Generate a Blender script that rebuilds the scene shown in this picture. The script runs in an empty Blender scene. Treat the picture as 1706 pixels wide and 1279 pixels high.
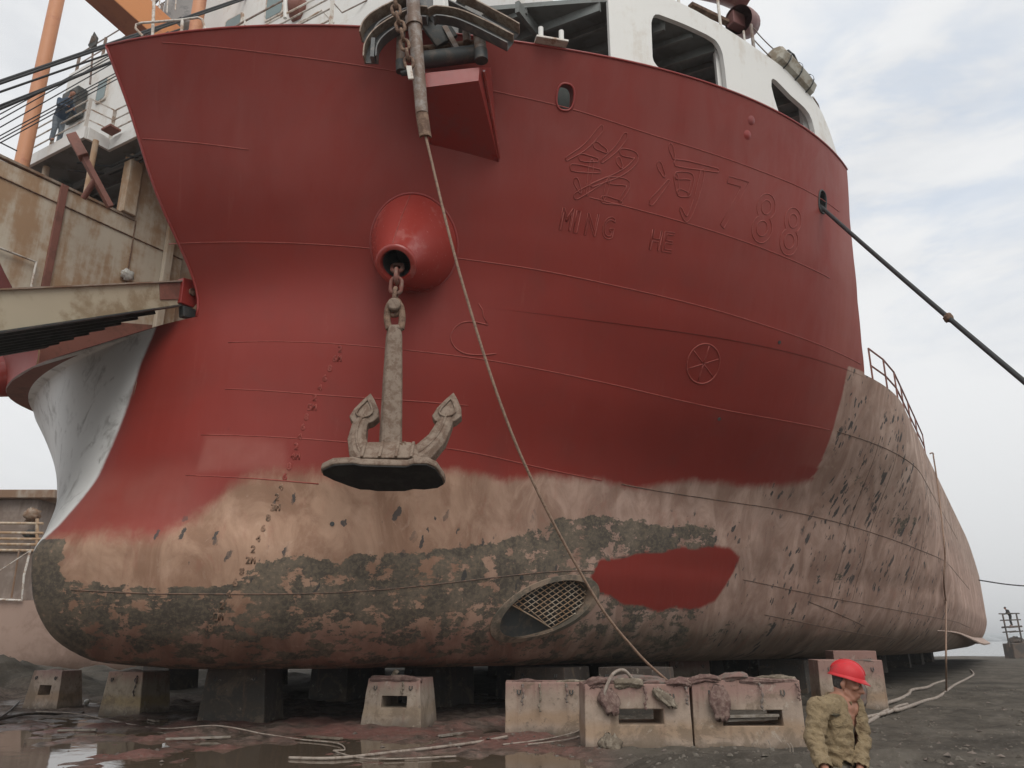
import bpy, bmesh, math, random
from mathutils import Vector, Matrix, noise as mnoise
random.seed(7)
scene = bpy.context.scene
COL = scene.collection
# ------------------------------------------------------------------ survey of the place
# world frame: +Y runs aft along the ship, +X to its port side, z = 0 is the yard ground,
# the photographer stands at the origin, 1.7 m up.
XC=-15.5; KB=1.1          # ship centreline, keel height above ground
# z above baseline: (z, q0, Le, xa, xb, B, xstarboard)
WL=[(0.0,11.8,36,.62,.85,12.0,.75),(.2,9.95,36,.62,.85,12.5,.8),(.8,8.90,35,.62,.85,13.2,.85),(1.5,8.52,34,.62,.85,13.55,.85),
(2.15,8.42,33,.62,.84,13.7,.85),(2.8,8.85,30,.60,.84,13.7,.74),(3.9,9.45,26,.54,.84,13.7,.66),(6.0,9.85,18.6,.53,.76,13.7,.60),
(7.7,9.55,15.6,.60,.745,13.7,.55),(8.8,9.1,14.8,.63,.735,13.7,.28),(9.5,8.72,14.5,.65,.735,13.7,.28),(11.15,7.85,14.2,.68,.74,13.7,.28),(12.3,7.1,14.0,.69,.76,13.7,.28)]
BS=17.3
def _pchip(zs,vs,z):
    n=len(zs)
    if z<=zs[0]: return vs[0]
    if z>=zs[-1]: return vs[-1]
    i=0
    while zs[i+1]<z: i+=1
    h=zs[i+1]-zs[i]; t=(z-zs[i])/h
    d=[(vs[k+1]-vs[k])/(zs[k+1]-zs[k]) for k in range(n-1)]
    def m(k):
        if k==0: return d[0]
        if k==n-1: return d[-1]
        if d[k-1]*d[k]<=0: return 0
        return 2*d[k-1]*d[k]/(d[k-1]+d[k])
    return ((1+2*t)*(1-t)**2*vs[i]+t*(1-t)**2*h*m(i)+t*t*(3-2*t)*vs[i+1]+t*t*(t-1)*h*m(i+1))
_Z=[w[0] for w in WL]; _C=[[w[k] for w in WL] for k in range(1,7)]
_cache={}
def wl(z):
    k=round(z,4)
    if k not in _cache: _cache[k]=tuple(_pchip(_Z,c,z) for c in _C)
    return _cache[k]
def hb(z,q,stbd=False):
    qin=q
    q0,Le,xa,xb,B,xs=wl(z)
    d=.62*math.exp(-((z-7.7)/(1.1 if z<7.7 else 1.5))**2)      # the stem is hollow at deck height, close to the nose only
    if d>.004:
        q=q-d*math.exp(-max(0,q-q0-d)/.9)
    s=(q-q0)/Le
    if s<=0: return 0.0
    if stbd:
        hbp=hb(z,qin)
        k=max(0,min(1,(hbp-3)/6)); bm=min(3.6,(q-q0)*90)+hbp*(1-.24*k*k*(3-2*k))
        if z>=7.3: return bm
        bx=BS*(1-(1-min(s,1))**2)**xs*(B/13.7)
        t=max(0,min(1,(z-7.22)/.06))
        return bx+(bm-bx)*t
    if s>=1: b=B
    else:
        t=min(s/.4,1); t=t*t*(3-2*t)
        x=xa+(xb-xa)*t
        b=B*(1-(1-s)**2)**x
    if q>79: b*=math.sqrt(max(0,1-((q-79)/9.0)**3)) if q<88 else 0
    return b
# camera
F=1330.0; CX=853.0; CY=639.5; PITCH=math.atan(425.5/F); YAW=math.radians(31); CZ=1.7
cp,sp=math.cos(PITCH),math.sin(PITCH); cyw,syw=math.cos(YAW),math.sin(YAW)
def ray(px,py):
    u=px-CX; v=CY-py
    Y=F*cp-v*sp; Z=F*sp+v*cp
    return (u*cyw-Y*syw, u*syw+Y*cyw, Z)
def proj(x,y,z):
    X=x*cyw+y*syw; Y=-x*syw+y*cyw; Z=z-CZ
    d=Y*cp+Z*sp; v=-Y*sp+Z*cp
    return (CX+F*X/d, CY-F*v/d)
def hit(px,py,t0=5,t1=120):
    dx,dy,dz=ray(px,py); n=math.sqrt(dx*dx+dy*dy); dx/=n;dy/=n;dz/=n
    def inside(t):
        x,y,z=dx*t,dy*t,CZ+dz*t-KB
        if z<0 or z>12.3: return -1
        return hb(z,y)-(x-XC)
    t=t0; 
    while t<t1:
        if inside(t)>0 and dx*t>XC:
            a,b=t-.05,t
            for _ in range(30):
                m=(a+b)/2
                if inside(m)>0: b=m
                else: a=m
            return dx*b,dy*b,CZ+dz*b
        t+=.05
    return None
def ground(px,py,z=0):
    dx,dy,dz=ray(px,py); t=(z-CZ)/dz
    return dx*t,dy*t,z
def at_q(px,py,q):
    dx,dy,dz=ray(px,py); t=q/dy
    return dx*t,q,CZ+dz*t
def at_x(px,py,x):
    dx,dy,dz=ray(px,py); t=x/dx
    return x,dy*t,CZ+dz*t
def at_depth(px,py,D):
    dx,dy,dz=ray(px,py); Y=-dx*syw+dy*cyw; t=D/Y
    return dx*t,dy*t,CZ+dz*t
def V(*a): return Vector(a)
def P(px, py, D): return Vector(at_depth(px, py, D))
RT = V(cyw, syw, 0); FW = V(-syw, cyw, 0); UP = V(0, 0, 1)      # the photographer's right, forward, up

def HQ(w, z):
    zz = min(z, 12.3); a, b = wl(zz)[0], 88.0
    for _ in range(40):
        m = (a + b) / 2
        if hb(zz, m) + m - 7 < w: a = m
        else: b = m
    return (a + b) / 2
def hnorm(z, q):
    z = min(z, 12.25); e = .04
    dq = (hb(z, q+e) - hb(z, q-e)) / (2*e)
    dz = (hb(min(z+e, 12.3), q) - hb(max(z-e, 0), q)) / (min(z+e, 12.3) - max(z-e, 0))
    return V(1, -dq, -dz).normalized()
def HP(w, z, off=0.0):
    q = HQ(w, z)
    p = V(XC + hb(min(z, 12.3), q), q, z + KB)
    if off: p = p + hnorm(z, q) * off
    return p
def ease(t):
    t = max(0.0, min(1.0, t)); return t*t*(3-2*t)
def lerp_tab(tab, x):
    if x <= tab[0][0]: return tab[0][1]
    for (a, u), (b, v) in zip(tab, tab[1:]):
        if x <= b: return u + (v-u)*(x-a)/(b-a) if b > a else v
    return tab[-1][1]
def poly_sd(poly, x, y):
    d = 1e9; ins = False; n = len(poly)
    for i in range(n):
        x1, y1 = poly[i]; x2, y2 = poly[(i+1) % n]
        ex, ey = x2-x1, y2-y1; wx, wy = x-x1, y-y1
        t = max(0, min(1, (wx*ex+wy*ey)/(ex*ex+ey*ey+1e-12)))
        d = min(d, math.hypot(wx-ex*t, wy-ey*t))
        if (y1 > y) != (y2 > y) and x < (x2-x1)*(y-y1)/(y2-y1)+x1: ins = not ins
    return d if ins else -d
def smooth_path(pts, n=8):
    pts = [Vector(p) for p in pts]
    if len(pts) < 3: return [pts[0].lerp(pts[-1], i/n) for i in range(n+1)]
    out = []
    for i in range(len(pts)-1):
        p0 = pts[max(i-1, 0)]; p1 = pts[i]; p2 = pts[i+1]; p3 = pts[min(i+2, len(pts)-1)]
        for k in range(n):
            t = k/n
            out.append(.5*((2*p1)+(p2-p0)*t+(2*p0-5*p1+4*p2-p3)*t*t+(3*p1-p0-3*p2+p3)*t**3))
    out.append(pts[-1]); return out
def sag(a, b, s, n=24):
    a, b = Vector(a), Vector(b)
    return [a.lerp(b, i/n) - UP*s*4*(i/n)*(1-i/n) for i in range(n+1)]

# ------------------------------------------------------------------ mesh builder
WORLD = {}
class MB:
    def __init__(s): s.v = []; s.f = []
    def add(s, vs, fs):
        b = len(s.v); s.v += [Vector(v) for v in vs]; s.f += [tuple(i+b for i in f) for f in fs]; return s
    def obox(s, c, ax, ay, az):
        c = Vector(c); vs = [c+ax*i+ay*j+az*k for i in (-1, 1) for j in (-1, 1) for k in (-1, 1)]
        return s.add(vs, [(0,1,3,2),(4,6,7,5),(0,4,5,1),(2,3,7,6),(0,2,6,4),(1,5,7,3)])
    def box(s, lo, hi):
        lo, hi = Vector(lo), Vector(hi); h = (hi-lo)/2
        return s.obox((lo+hi)/2, V(h.x,0,0), V(0,h.y,0), V(0,0,h.z))
    def beam(s, a, b, w, h, up=None):
        a, b = Vector(a), Vector(b); d = b-a; L = d.length; d = d.normalized()
        up = up or (UP if abs(d.z) < .95 else V(1,0,0))
        x = d.cross(up).normalized(); y = x.cross(d)
        return s.obox((a+b)/2, d*L/2, x*w/2, y*h/2)
    def tube(s, pts, r, n=8, caps=True, closed=False):
        pts = [Vector(p) for p in pts]; m = len(pts)
        rs = r if isinstance(r, (list, tuple)) else [r]*m
        t0 = (pts[1]-pts[0]).normalized()
        u = t0.orthogonal().normalized(); b = len(s.v)
        for i, p in enumerate(pts):
            if closed: t = (pts[(i+1) % m]-pts[i-1]).normalized()
            else: t = (pts[min(i+1, m-1)]-pts[max(i-1, 0)]).normalized()
            u = (u - t*u.dot(t))
            u = u.normalized() if u.length > 1e-6 else t.orthogonal().normalized()
            w = t.cross(u)
            for k in range(n):
                a = 2*math.pi*k/n; s.v.append(p+(u*math.cos(a)+w*math.sin(a))*rs[i])
        for i in range(m if closed else m-1):
            for k in range(n):
                j = (i+1) % m
                s.f.append((b+i*n+k, b+i*n+(k+1) % n, b+j*n+(k+1) % n, b+j*n+k))
        if caps and not closed:
            s.f.append(tuple(b+k for k in reversed(range(n)))); s.f.append(tuple(b+(m-1)*n+k for k in range(n)))
        return s
    def lathe(s, c, axis, prof, n=24, cap=False):
        axis = Vector(axis).normalized(); u = axis.orthogonal().normalized(); w = axis.cross(u); b = len(s.v); c = Vector(c)
        for (h, r) in prof:
            for k in range(n):
                a = 2*math.pi*k/n; s.v.append(c+axis*h+(u*math.cos(a)+w*math.sin(a))*r)
        for i in range(len(prof)-1):
            for k in range(n):
                s.f.append((b+i*n+k, b+i*n+(k+1) % n, b+(i+1)*n+(k+1) % n, b+(i+1)*n+k))
        if cap:
            s.f.append(tuple(b+k for k in reversed(range(n)))); s.f.append(tuple(b+(len(prof)-1)*n+k for k in range(n)))
        return s
    def prism(s, poly, o, ax, ay, az):
        o = Vector(o); n = len(poly); b = len(s.v)
        for k in (0, 1):
            for (x, y) in poly: s.v.append(o+ax*x+ay*y+az*k)
        s.f.append(tuple(b+i for i in reversed(range(n)))); s.f.append(tuple(b+n+i for i in range(n)))
        for i in range(n):
            j = (i+1) % n; s.f.append((b+i, b+j, b+n+j, b+n+i))
        return s
    def loft(s, secs, cap=True):
        n = len(secs[0]); b = len(s.v)
        for sec in secs: s.v += [Vector(p) for p in sec]
        for i in range(len(secs)-1):
            for k in range(n):
                s.f.append((b+i*n+k, b+i*n+(k+1) % n, b+(i+1)*n+(k+1) % n, b+(i+1)*n+k))
        if cap:
            s.f.append(tuple(b+k for k in reversed(range(n)))); s.f.append(tuple(b+(len(secs)-1)*n+k for k in range(n)))
        return s
    def ball(s, c, r, n=12, sc=(1,1,1)):
        c = Vector(c); m = n//2; b = len(s.v)
        for i in range(m+1):
            th = math.pi*i/m
            for k in range(n):
                ph = 2*math.pi*k/n
                s.v.append(c+V(r*sc[0]*math.sin(th)*math.cos(ph), r*sc[1]*math.sin(th)*math.sin(ph), r*sc[2]*math.cos(th)))
        for i in range(m):
            for k in range(n): s.f.append((b+i*n+k, b+(i+1)*n+k, b+(i+1)*n+(k+1) % n, b+i*n+(k+1) % n))
        return s
    def build(s, name, mat, parent=None, loc=None, smooth=None, bevel=0, local=False):
        o0 = V(0,0,0)
        if not local:
            if parent is not None: o0 = WORLD[parent]
            elif loc is not None: o0 = Vector(loc)
        me = bpy.data.meshes.new(name)
        me.from_pydata([v-o0 for v in s.v], [], s.f)
        bm = bmesh.new(); bm.from_mesh(me)
        bmesh.ops.remove_doubles(bm, verts=bm.verts, dist=1e-5)
        bmesh.ops.recalc_face_normals(bm, faces=bm.faces)
        bm.to_mesh(me); bm.free()
        if mat: me.materials.append(mat)
        o = bpy.data.objects.new(name, me); COL.objects.link(o)
        if parent is not None: o.parent = parent
        elif loc is not None: o.location = loc
        WORLD[o] = o0
        if bevel:
            m = o.modifiers.new('Bevel', 'BEVEL'); m.width = bevel; m.segments = 2; m.limit_method = 'ANGLE'; m.angle_limit = math.radians(40)
        if smooth is not None:
            for p in me.polygons: p.use_smooth = True
            if smooth < 180:
                try: me.set_sharp_from_angle(angle=math.radians(smooth))
                except Exception: pass
        return o
def tag(o, label=None, cat=None, group=None, kind=None):
    if label: o['label'] = label
    if cat: o['category'] = cat
    if group: o['group'] = group
    if kind: o['kind'] = kind
    return o
def thing(name, label, cat, loc=(0,0,0), group=None):
    o = bpy.data.objects.new(name, None); COL.objects.link(o); o.location = loc; o.empty_display_size = .2
    WORLD[o] = Vector(loc)
    return tag(o, label, cat, group)
def copy_thing(o, loc, rz, label, scale=None):
    r = o.copy(); COL.objects.link(r); r.location = loc; r.rotation_euler = (0, 0, rz); r['label'] = label
    if scale: r.scale = scale
    WORLD[r] = Vector(loc)
    for ch in list(o.children):
        c = ch.copy(); COL.objects.link(c); c.parent = r; WORLD[c] = Vector(loc)
        for g in ch.children:
            d = g.copy(); COL.objects.link(d); d.parent = c
    return r

# ------------------------------------------------------------------ materials
class NT:
    def __init__(s, mat): s.t = mat.node_tree; s.n = s.t.nodes; s.l = s.t.links
    def node(s, typ, **kw):
        n = s.n.new(typ)
        for k, v in kw.items():
            if k in n.inputs: s.set(n.inputs[k], v)
            else: setattr(n, k, v)
        return n
    def set(s, inp, v):
        if isinstance(v, bpy.types.NodeSocket): s.l.new(v, inp)
        elif isinstance(v, (tuple, list)) and len(v) == 3 and inp.type == 'RGBA': inp.default_value = (*v, 1)
        else: inp.default_value = v
    def noise(s, vec, scale, detail=5, rough=.6, dist=0):
        n = s.node('ShaderNodeTexNoise'); s.set(n.inputs['Vector'], vec); n.inputs['Scale'].default_value = scale
        n.inputs['Detail'].default_value = detail; n.inputs['Roughness'].default_value = rough; n.inputs['Distortion'].default_value = dist
        return n.outputs['Fac']
    def math(s, op, a, b=None, c=None, clamp=False):
        n = s.node('ShaderNodeMath', operation=op, use_clamp=clamp); s.set(n.inputs[0], a)
        if b is not None: s.set(n.inputs[1], b)
        if c is not None: s.set(n.inputs[2], c)
        return n.outputs[0]
    def step(s, x, lo, hi):
        n = s.node('ShaderNodeMapRange', interpolation_type='SMOOTHSTEP'); s.set(n.inputs['Value'], x)
        s.set(n.inputs['From Min'], lo); s.set(n.inputs['From Max'], hi); return n.outputs['Result']
    def mix(s, f, a, b, mode='MIX'):
        n = s.node('ShaderNodeMix', data_type='RGBA', blend_type=mode)
        s.set(n.inputs[0], f); s.set(n.inputs[6], a); s.set(n.inputs[7], b); return n.outputs[2]
    def pos(s): return s.node('ShaderNodeNewGeometry').outputs['Position']
    def obj(s): return s.node('ShaderNodeTexCoord').outputs['Object']
    def scalev(s, vec, sx, sy, sz, rot=(0,0,0)):
        n = s.node('ShaderNodeMapping'); s.set(n.inputs['Vector'], vec); n.inputs['Scale'].default_value = (sx, sy, sz)
        n.inputs['Rotation'].default_value = rot; return n.outputs[0]
    def bump(s, h, strength=.3, dist=.02):
        n = s.node('ShaderNodeBump'); s.set(n.inputs['Height'], h); n.inputs['Strength'].default_value = strength; n.inputs['Distance'].default_value = dist
        return n.outputs[0]
def newmat(name):
    m = bpy.data.materials.new(name); m.use_nodes = True; t = NT(m); b = m.node_tree.nodes['Principled BSDF']; return m, t, b
def dirty(name, base, stain=None, amt=.5, rough=.6, scale=3.0, var=.25, bump=.15, metal=0.0, streak=False, spec=.4, grime=None, gz=None, top=None, bdist=.02):
    """painted or bare surface: uneven base colour, blotchy stains, optional vertical runs"""
    m, t, b = newmat(name); o = t.obj()
    n1 = t.noise(o, scale, 6, .65); n2 = t.noise(o, scale*5.3, 4, .6); n3 = t.noise(o, scale*.35, 3, .5)
    v = t.math('ADD', t.math('MULTIPLY', n1, .6), t.math('MULTIPLY', n3, .4))
    f = t.math('MULTIPLY_ADD', v, 2*var, 1-var)
    c = t.mix(1.0, base, t.node('ShaderNodeCombineColor', Red=f, Green=f, Blue=f).outputs[0], 'MULTIPLY')
    if stain:
        sv = t.scalev(o, 2.6, 2.6, .32) if streak else o
        s1 = t.noise(sv, scale*.9, 8, .68, .3)
        if streak: s1 = t.math('MULTIPLY_ADD', t.noise(o, scale*.8, 5, .6), .55, t.math('MULTIPLY', s1, .5))
        mk = t.step(t.math('MULTIPLY_ADD', n2, .18, s1), .66-amt*.3, .78-amt*.2)
        c = t.mix(t.math('MULTIPLY', mk, .9), c, stain)
    if gz:
        z = t.node('ShaderNodeSeparateXYZ', Vector=o).outputs['Z']
        zz = t.math('MULTIPLY_ADD', n1, .5*(gz[1]-gz[0]), z)
        c = t.mix(t.math('MULTIPLY', t.step(zz, gz[1], gz[0]), .85), c, grime)
    if top:
        z = t.node('ShaderNodeSeparateXYZ', Vector=o).outputs['Z']
        zz = t.math('MULTIPLY_ADD', n1, top[2]*.8, z)
        c = t.mix(t.step(zz, top[1], top[1]+top[2]), c, top[0])
    t.set(b.inputs['Base Color'], c); b.inputs['Roughness'].default_value = rough; b.inputs['Metallic'].default_value = metal
    b.inputs['Specular IOR Level'].default_value = spec
    t.set(b.inputs['Roughness'], t.math('MULTIPLY_ADD', n2, .3, rough-.15, clamp=True))
    if bump:
        h = t.math('ADD', n1, t.math('MULTIPLY', n2, .5)); t.set(b.inputs['Normal'], t.bump(h, bump, bdist))
    return m
M = {}
M['white'] = dirty('white_paint', (.74,.73,.695), (.64,.60,.54), .12, .5, 1.2, .06, .03, streak=True)
M['white_rail'] = dirty('white_rail_paint', (.66,.62,.56), (.35,.22,.14), .35, .55, 4, .1)
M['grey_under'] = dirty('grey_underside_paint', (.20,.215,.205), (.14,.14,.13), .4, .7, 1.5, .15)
M['beige'] = dirty('beige_rusted_plate', (.56,.49,.39), (.36,.215,.115), .50, .7, .7, .18, .06, streak=True)
M['beige_dark'] = dirty('brown_grey_plate', (.34,.285,.23), (.20,.11,.06), .5, .7, .7, .2, .1, streak=True)
M['buff'] = dirty('buff_beam_paint', (.44,.38,.275), (.27,.20,.12), .35, .6, .9, .12, .05)
M['dark_steel'] = dirty('dark_weathered_steel', (.05,.055,.055), (.10,.085,.07), .35, .55, 4, .3, .2)
M['green_dark'] = dirty('dark_green_paint', (.025,.035,.03), (.05,.055,.05), .3, .6, 2, .2)
M['saddle'] = dirty('grey_weathered_channel', (.115,.118,.118), (.20,.185,.165), .3, .45, 5, .25, .15)
M['edge_worn'] = dirty('worn_bare_edge', (.34,.27,.21), (.2,.13,.09), .5, .5, 8, .2)
M['galv'] = dirty('brown_grey_pipe', (.27,.235,.21), (.17,.105,.07), .6, .5, 6, .25, .25)
M['rust'] = dirty('rusted_steel', (.24,.155,.105), (.11,.06,.04), .5, .8, 9, .3, .4)
M['anchor'] = dirty('weathered_anchor_iron', (.25,.19,.145), (.15,.095,.065), .45, .75, 7, .28, .6, bdist=.012)
M['anchor_black'] = dirty('black_anchor_sole', (.014,.013,.012), (.03,.028,.025), .4, .75, 4, .3, .3)
M['redpaint'] = dirty('red_topside_paint', (.29,.036,.029), (.24,.05,.045), .3, .34, 1.3, .1, .05, spec=.5)
M['redglossy'] = dirty('fresh_red_gloss', (.31,.042,.032), (.36,.10,.085), .12, .22, 2.2, .1, .06, spec=.55)
M['orange'] = dirty('orange_crane_paint', (.62,.255,.095), (.45,.17,.09), .25, .5, 1.0, .1)
M['orange_post'] = dirty('faded_orange_paint', (.60,.285,.155), (.48,.2,.12), .25, .55, 1.0, .08)
M['brick'] = dirty('brown_red_primer', (.24,.10,.075), (.18,.08,.06), .3, .6, 2, .15)
M['boat'] = dirty('dull_red_boat_gelcoat', (.22,.10,.092), (.30,.17,.14), .25, .5, 1.5, .12)
M['rope_black'] = dirty('black_tarred_wire', (.035,.036,.037), None, .3, .6, 20, .3)
M['rope_tan'] = dirty('tan_wire_rope', (.30,.20,.14), (.18,.11,.08), .4, .7, 25, .3)
M['hose'] = dirty('dusty_beige_hose', (.33,.28,.235), (.2,.15,.12), .4, .7, 9, .2)
M['hose_dark'] = dirty('dark_hose', (.06,.05,.045), (.12,.09,.075), .4, .6, 9, .2)
M['canister'] = dirty('grey_beige_cover', (.42,.40,.34), (.25,.2,.14), .35, .6, 2, .12)
M['seam'] = dirty('pale_red_weld', (.345,.078,.06), (.27,.05,.038), .45, .45, 7, .25)
M['seam_dull'] = dirty('brown_weld', (.35,.22,.15), (.12,.085,.06), .5, .7, 7, .3)
M['seam_dark'] = dirty('dark_weld', (.10,.075,.06), (.22,.13,.09), .5, .7, 7, .3)
M['glass'] = dirty('green_grey_glass', (.16,.22,.215), None, 0, .12, 2, .1, 0, spec=.6)
M['canvas'] = dirty('grey_canvas', (.33,.32,.31), (.2,.2,.2), .3, .8, 3, .15)
M['pinkhull'] = dirty('faded_pink_brown_hull', (.40,.28,.225), (.27,.18,.14), .4, .8, .45, .14, .05)
M['dullwall'] = dirty('dull_brown_cabin_paint', (.29,.235,.20), (.2,.15,.12), .5, .75, .8, .15, streak=True)
# ------------------------------------------------------------------ the ship: hull
ZD = 7.3                                              # main deck above keel
_QF = [(7.3,22.07),(8,21.57),(9,21.0),(10,20.6),(11,20.3),(12.3,20.1)]
def q_fore(z):
    for (a, u), (b_, v) in zip(_QF, _QF[1:]):
        if z <= b_: return u+(v-u)*max(0, (z-a)/(b_-a))
    return _QF[-1][1]
         # aft end of the raised forecastle
def sheer(q): return 1.0 if q < 58 else 1.0 - .42*max(0, min(1, (q-62)/26))**1.7
RED_LOW = [(1.5,2.35),(2.19,2.45),(3.32,2.46),(4.46,2.35),(5.13,2.57),(5.61,2.87),(6.3,3.38),(6.98,3.58),(7.77,3.62),(8.73,3.67),(9.72,3.59),(11.4,3.81),(12.5,3.94),(13.9,3.83),(15.3,4.03),(17.55,4.1),(19.,4.04),(21.2,4.34),(23.7,4.35),(26.7,4.60),(27.2,4.8),(40,5.0)]
BLOB = [(17.4,1.95),(17.7,2.36),(18.5,2.42),(19.23,2.60),(20.4,2.66),(21.0,2.80),(21.9,2.80),(22.4,2.90),(23.5,2.86),(24.05,2.66),(23.9,2.3),(23.55,1.95),(23.2,1.55),(22.6,1.40),(22.0,1.28),(21.3,1.36),(20.5,1.22),(19.6,1.36),(18.9,1.34),(18.2,1.58),(17.8,1.62)]
BAND_U = [(1.5,2.3),(1.93,2.1),(2.3,1.55),(3.79,1.40),(5.3,1.38),(6.6,1.45),(7.2,1.84),(8.28,1.95),(9.24,1.80),(9.87,2.05),(11.57,2.15),(13.42,2.3),(15.02,2.7),(16.06,3.05),(17.9,3.2),(20.2,3.1),(22.6,3.2),(24,2.6)]
BAND_L = [(1.5,1.2),(2.2,.95),(3.01,.85),(5.32,.95),(7.58,1.15),(9.96,1.3),(13.18,1.32),(14.1,1.5),(15.2,1.9),(16.2,2.55),(18,2.75),(22.6,2.95),(24,2.6)]
HOLES = [(14.87, 11.44, .27, .25), (24.94, 10.87, .21, .27)]  # fairlead openings: w, z, half width, half height
TUN_Q, TUN_Z, TUN_R = 16.24, 1.27, 1.0                       # bow thruster tunnel centre and radius
TA, TB = (.74, .56), (-.76, .27)                                # half axes of the opening in (aft, up)
def tun_uv(q, z):
    q -= TUN_Q; z -= TUN_Z; d = TA[0]*TB[1]-TA[1]*TB[0]
    return (q*TB[1]-z*TB[0])/d, (TA[0]*z-TA[1]*q)/d
def tun_pt(u, v): return TUN_Q+TA[0]*u+TB[0]*v, TUN_Z+TA[1]*u+TB[1]*v
def lin(a, b, t): return tuple(x+(y-x)*t for x, y in zip(a, b))
def paint(w, z, side):
    """what coat covers the plating at a spot: base colour, red topcoat, dark scale, flakes, pale overspray, grey, fading; sheen and bilge shade are painted in"""
    tan, sal, brn, dusk = (.395,.26,.19), (.42,.30,.255), (.28,.17,.135), (.42,.33,.285)
    if side < 0:
        c = lin(tan, dusk, .5)
        red = 1.0 if z > 7.24 else 0.0
        return c, red, (.75 if z < 2.2 else .1), 0, 0, 0, .3
    t = ease((w-11)/8)
    c = lin(tan, sal, t)
    k = ease((1.25-z)/.7)*ease((20-w)/6)
    c = lin(c, brn, k)
    c = lin(c, (.20,.165,.13), .8*ease((1.35-z)/.8)*ease((w-15)/5))  # bilge grime, with the shade under the hull painted in
    c = lin(c, dusk, .7*ease((w-27)/6)*ease((z-3.5)/2.5))
    zb = lerp_tab(RED_LOW, w)
    red = .5+(z-zb)/(.95 if w < 9 else .95-.45*ease((w-9)/3))
    if z < ZD+.05: red = min(red, .5+(27.05+.05*(z-6)-w)/.20)
    red = max(0, min(1, red))
    red = max(red, max(0, min(1, .5+poly_sd(BLOB, w, z)/.22))) if 16.5 < w < 25 and z < 3.4 else red
    zu, zl = lerp_tab(BAND_U, w), lerp_tab(BAND_L, w)
    if w < 24.5:
        if z > zu: dark = .66*math.exp(-((z-zu)/.18)**2)+.22*math.exp(-((z-zu)/.7)**2)
        elif z > zl: dark = .70
        else: dark = .585+.10*math.exp(-((zl-z)/.25)**2)
        dark *= ease((24.5-w)/2.5)
        dark = max(dark, .42*ease((w-17)/2)*ease((1.5-z)/.6)*ease((30-w)/6))
        if w > 13 and z > zl: dark = max(dark, .33*ease((w-13)/2)*ease((4.0-z)/.5))
    else:
        dark = .42*ease((1.5-z)/.6)*ease((30-w)/6)
        dark = max(dark, .60*math.exp(-((w-34.5)/2.6)**2-((z-4.1)/.8)**2), .56*math.exp(-((w-29.5)/1.6)**2-((z-4.9)/.45)**2), .54*math.exp(-((w-30)/2.5)**2-((z-2.3)/.5)**2), .54*math.exp(-((w-38)/3)**2-((z-5.4)/.7)**2), .56*math.exp(-((w-27)/1.5)**2-((z-1.0)/.3)**2))
    if z < 2.4: dark = max(dark, .95*ease((2.55-w+.35*max(0, 1.2-z)*2.2)/.5))
    fl = ease((w-22)/3)*(.27+.30*math.exp(-((w-33)/6)**2)*math.exp(-((z-3.6)/1.9)**2)+.22*math.exp(-((w-30)/4)**2)*math.exp(-((z-5.4)/1.2)**2)) if w > 22 else 0
    fl *= 1-.5*ease((w-48)/15)
    if w <= 24: fl = max(fl, .085*ease((3.7-z)/.5)*ease((z-1.2)/.3)*ease((w-3)/2))
    pale = .75*ease(.5+poly_sd([(5.46,4.45),(7.6,4.3),(7.75,3.75),(5.3,3.7)], w, z)/.18) if w < 9 else 0
    pale = max(pale, .55*ease((6.2-w)/1.5)*ease((4.2-z)/.8)*ease((z-2.3)/.2))
    pale = max(pale, .5*ease((w-25.2)/1.5)) if z > 5 else pale
    grey = 0
    fade = ease((z-7.5)/3.6)*.42+.30*ease((w-17)/6)*ease((z-6)/2.5)+.35*ease((w-23)/3)  # older coat towards the right; sky sheen of the upper bow painted in
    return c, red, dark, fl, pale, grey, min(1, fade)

hm, t, b = newmat('ship_plating')
pos = t.pos(); sx = t.node('ShaderNodeSeparateXYZ', Vector=pos)
wv = t.math('ADD', t.math('ADD', sx.outputs['X'], sx.outputs['Y']), 8.5)
wz3 = t.node('ShaderNodeCombineXYZ', X=wv, Y=sx.outputs['Z']).outputs[0]
def attr(n, out='Fac'): return t.node('ShaderNodeAttribute', attribute_name=n).outputs[out]
n_big = t.noise(pos, .45, 3, .5); n_mid = t.noise(pos, 1.6, 6, .62); n_fine = t.noise(pos, 9, 5, .65)
ragged = t.noise(pos, 1.75, 12, .72, .35)
flow = t.noise(t.scalev(wz3, 1.0, 3.4, 1), 1.3, 9, .74, .2)
slant = t.noise(t.scalev(t.scalev(wz3, 1, 1, 1, (0,0,math.radians(-52))), 1.1, 4.6, 1), 1.9, 7, .66)
runs = t.noise(t.scalev(wz3, 3.2, .45, 1), 1.0, 5, .6)
basec = attr('coat', 'Color')
k = t.math('MULTIPLY_ADD', t.math('ADD', t.math('MULTIPLY', n_mid, .5), t.math('MULTIPLY', n_big, .5)), .75, .62)
c = t.mix(1.0, basec, t.node('ShaderNodeCombineColor', Red=k, Green=k, Blue=k).outputs[0], 'MULTIPLY')
c = t.mix(t.math('MULTIPLY', t.step(runs, .56, .75), .35), c, (.27,.14,.10))
c = t.mix(t.math('MULTIPLY', t.step(n_fine, .58, .72), .25), c, (.30,.19,.14))
c = t.mix(t.math('MULTIPLY', t.step(n_mid, .52, .70), .5), c, t.mix(.5, c, (.55,.40,.33)))
zk = t.math('SUBTRACT', sx.outputs['Z'], KB)
mot = t.noise(t.scalev(wz3, 1, .8, 1), .95, 9, .66, .9)
c = t.mix(1.0, c, t.mix(t.step(mot, .36, .66), (.74,.66,.60), (1.14,1.11,1.06)), 'MULTIPLY')
mot2 = t.noise(t.scalev(wz3, 1.5, 1.1, 1), 1.9, 7, .7, .5)
c = t.mix(t.math('MULTIPLY', t.step(mot2, .54, .68), .45), c, t.mix(.55, c, (.34,.14,.10)))
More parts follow.
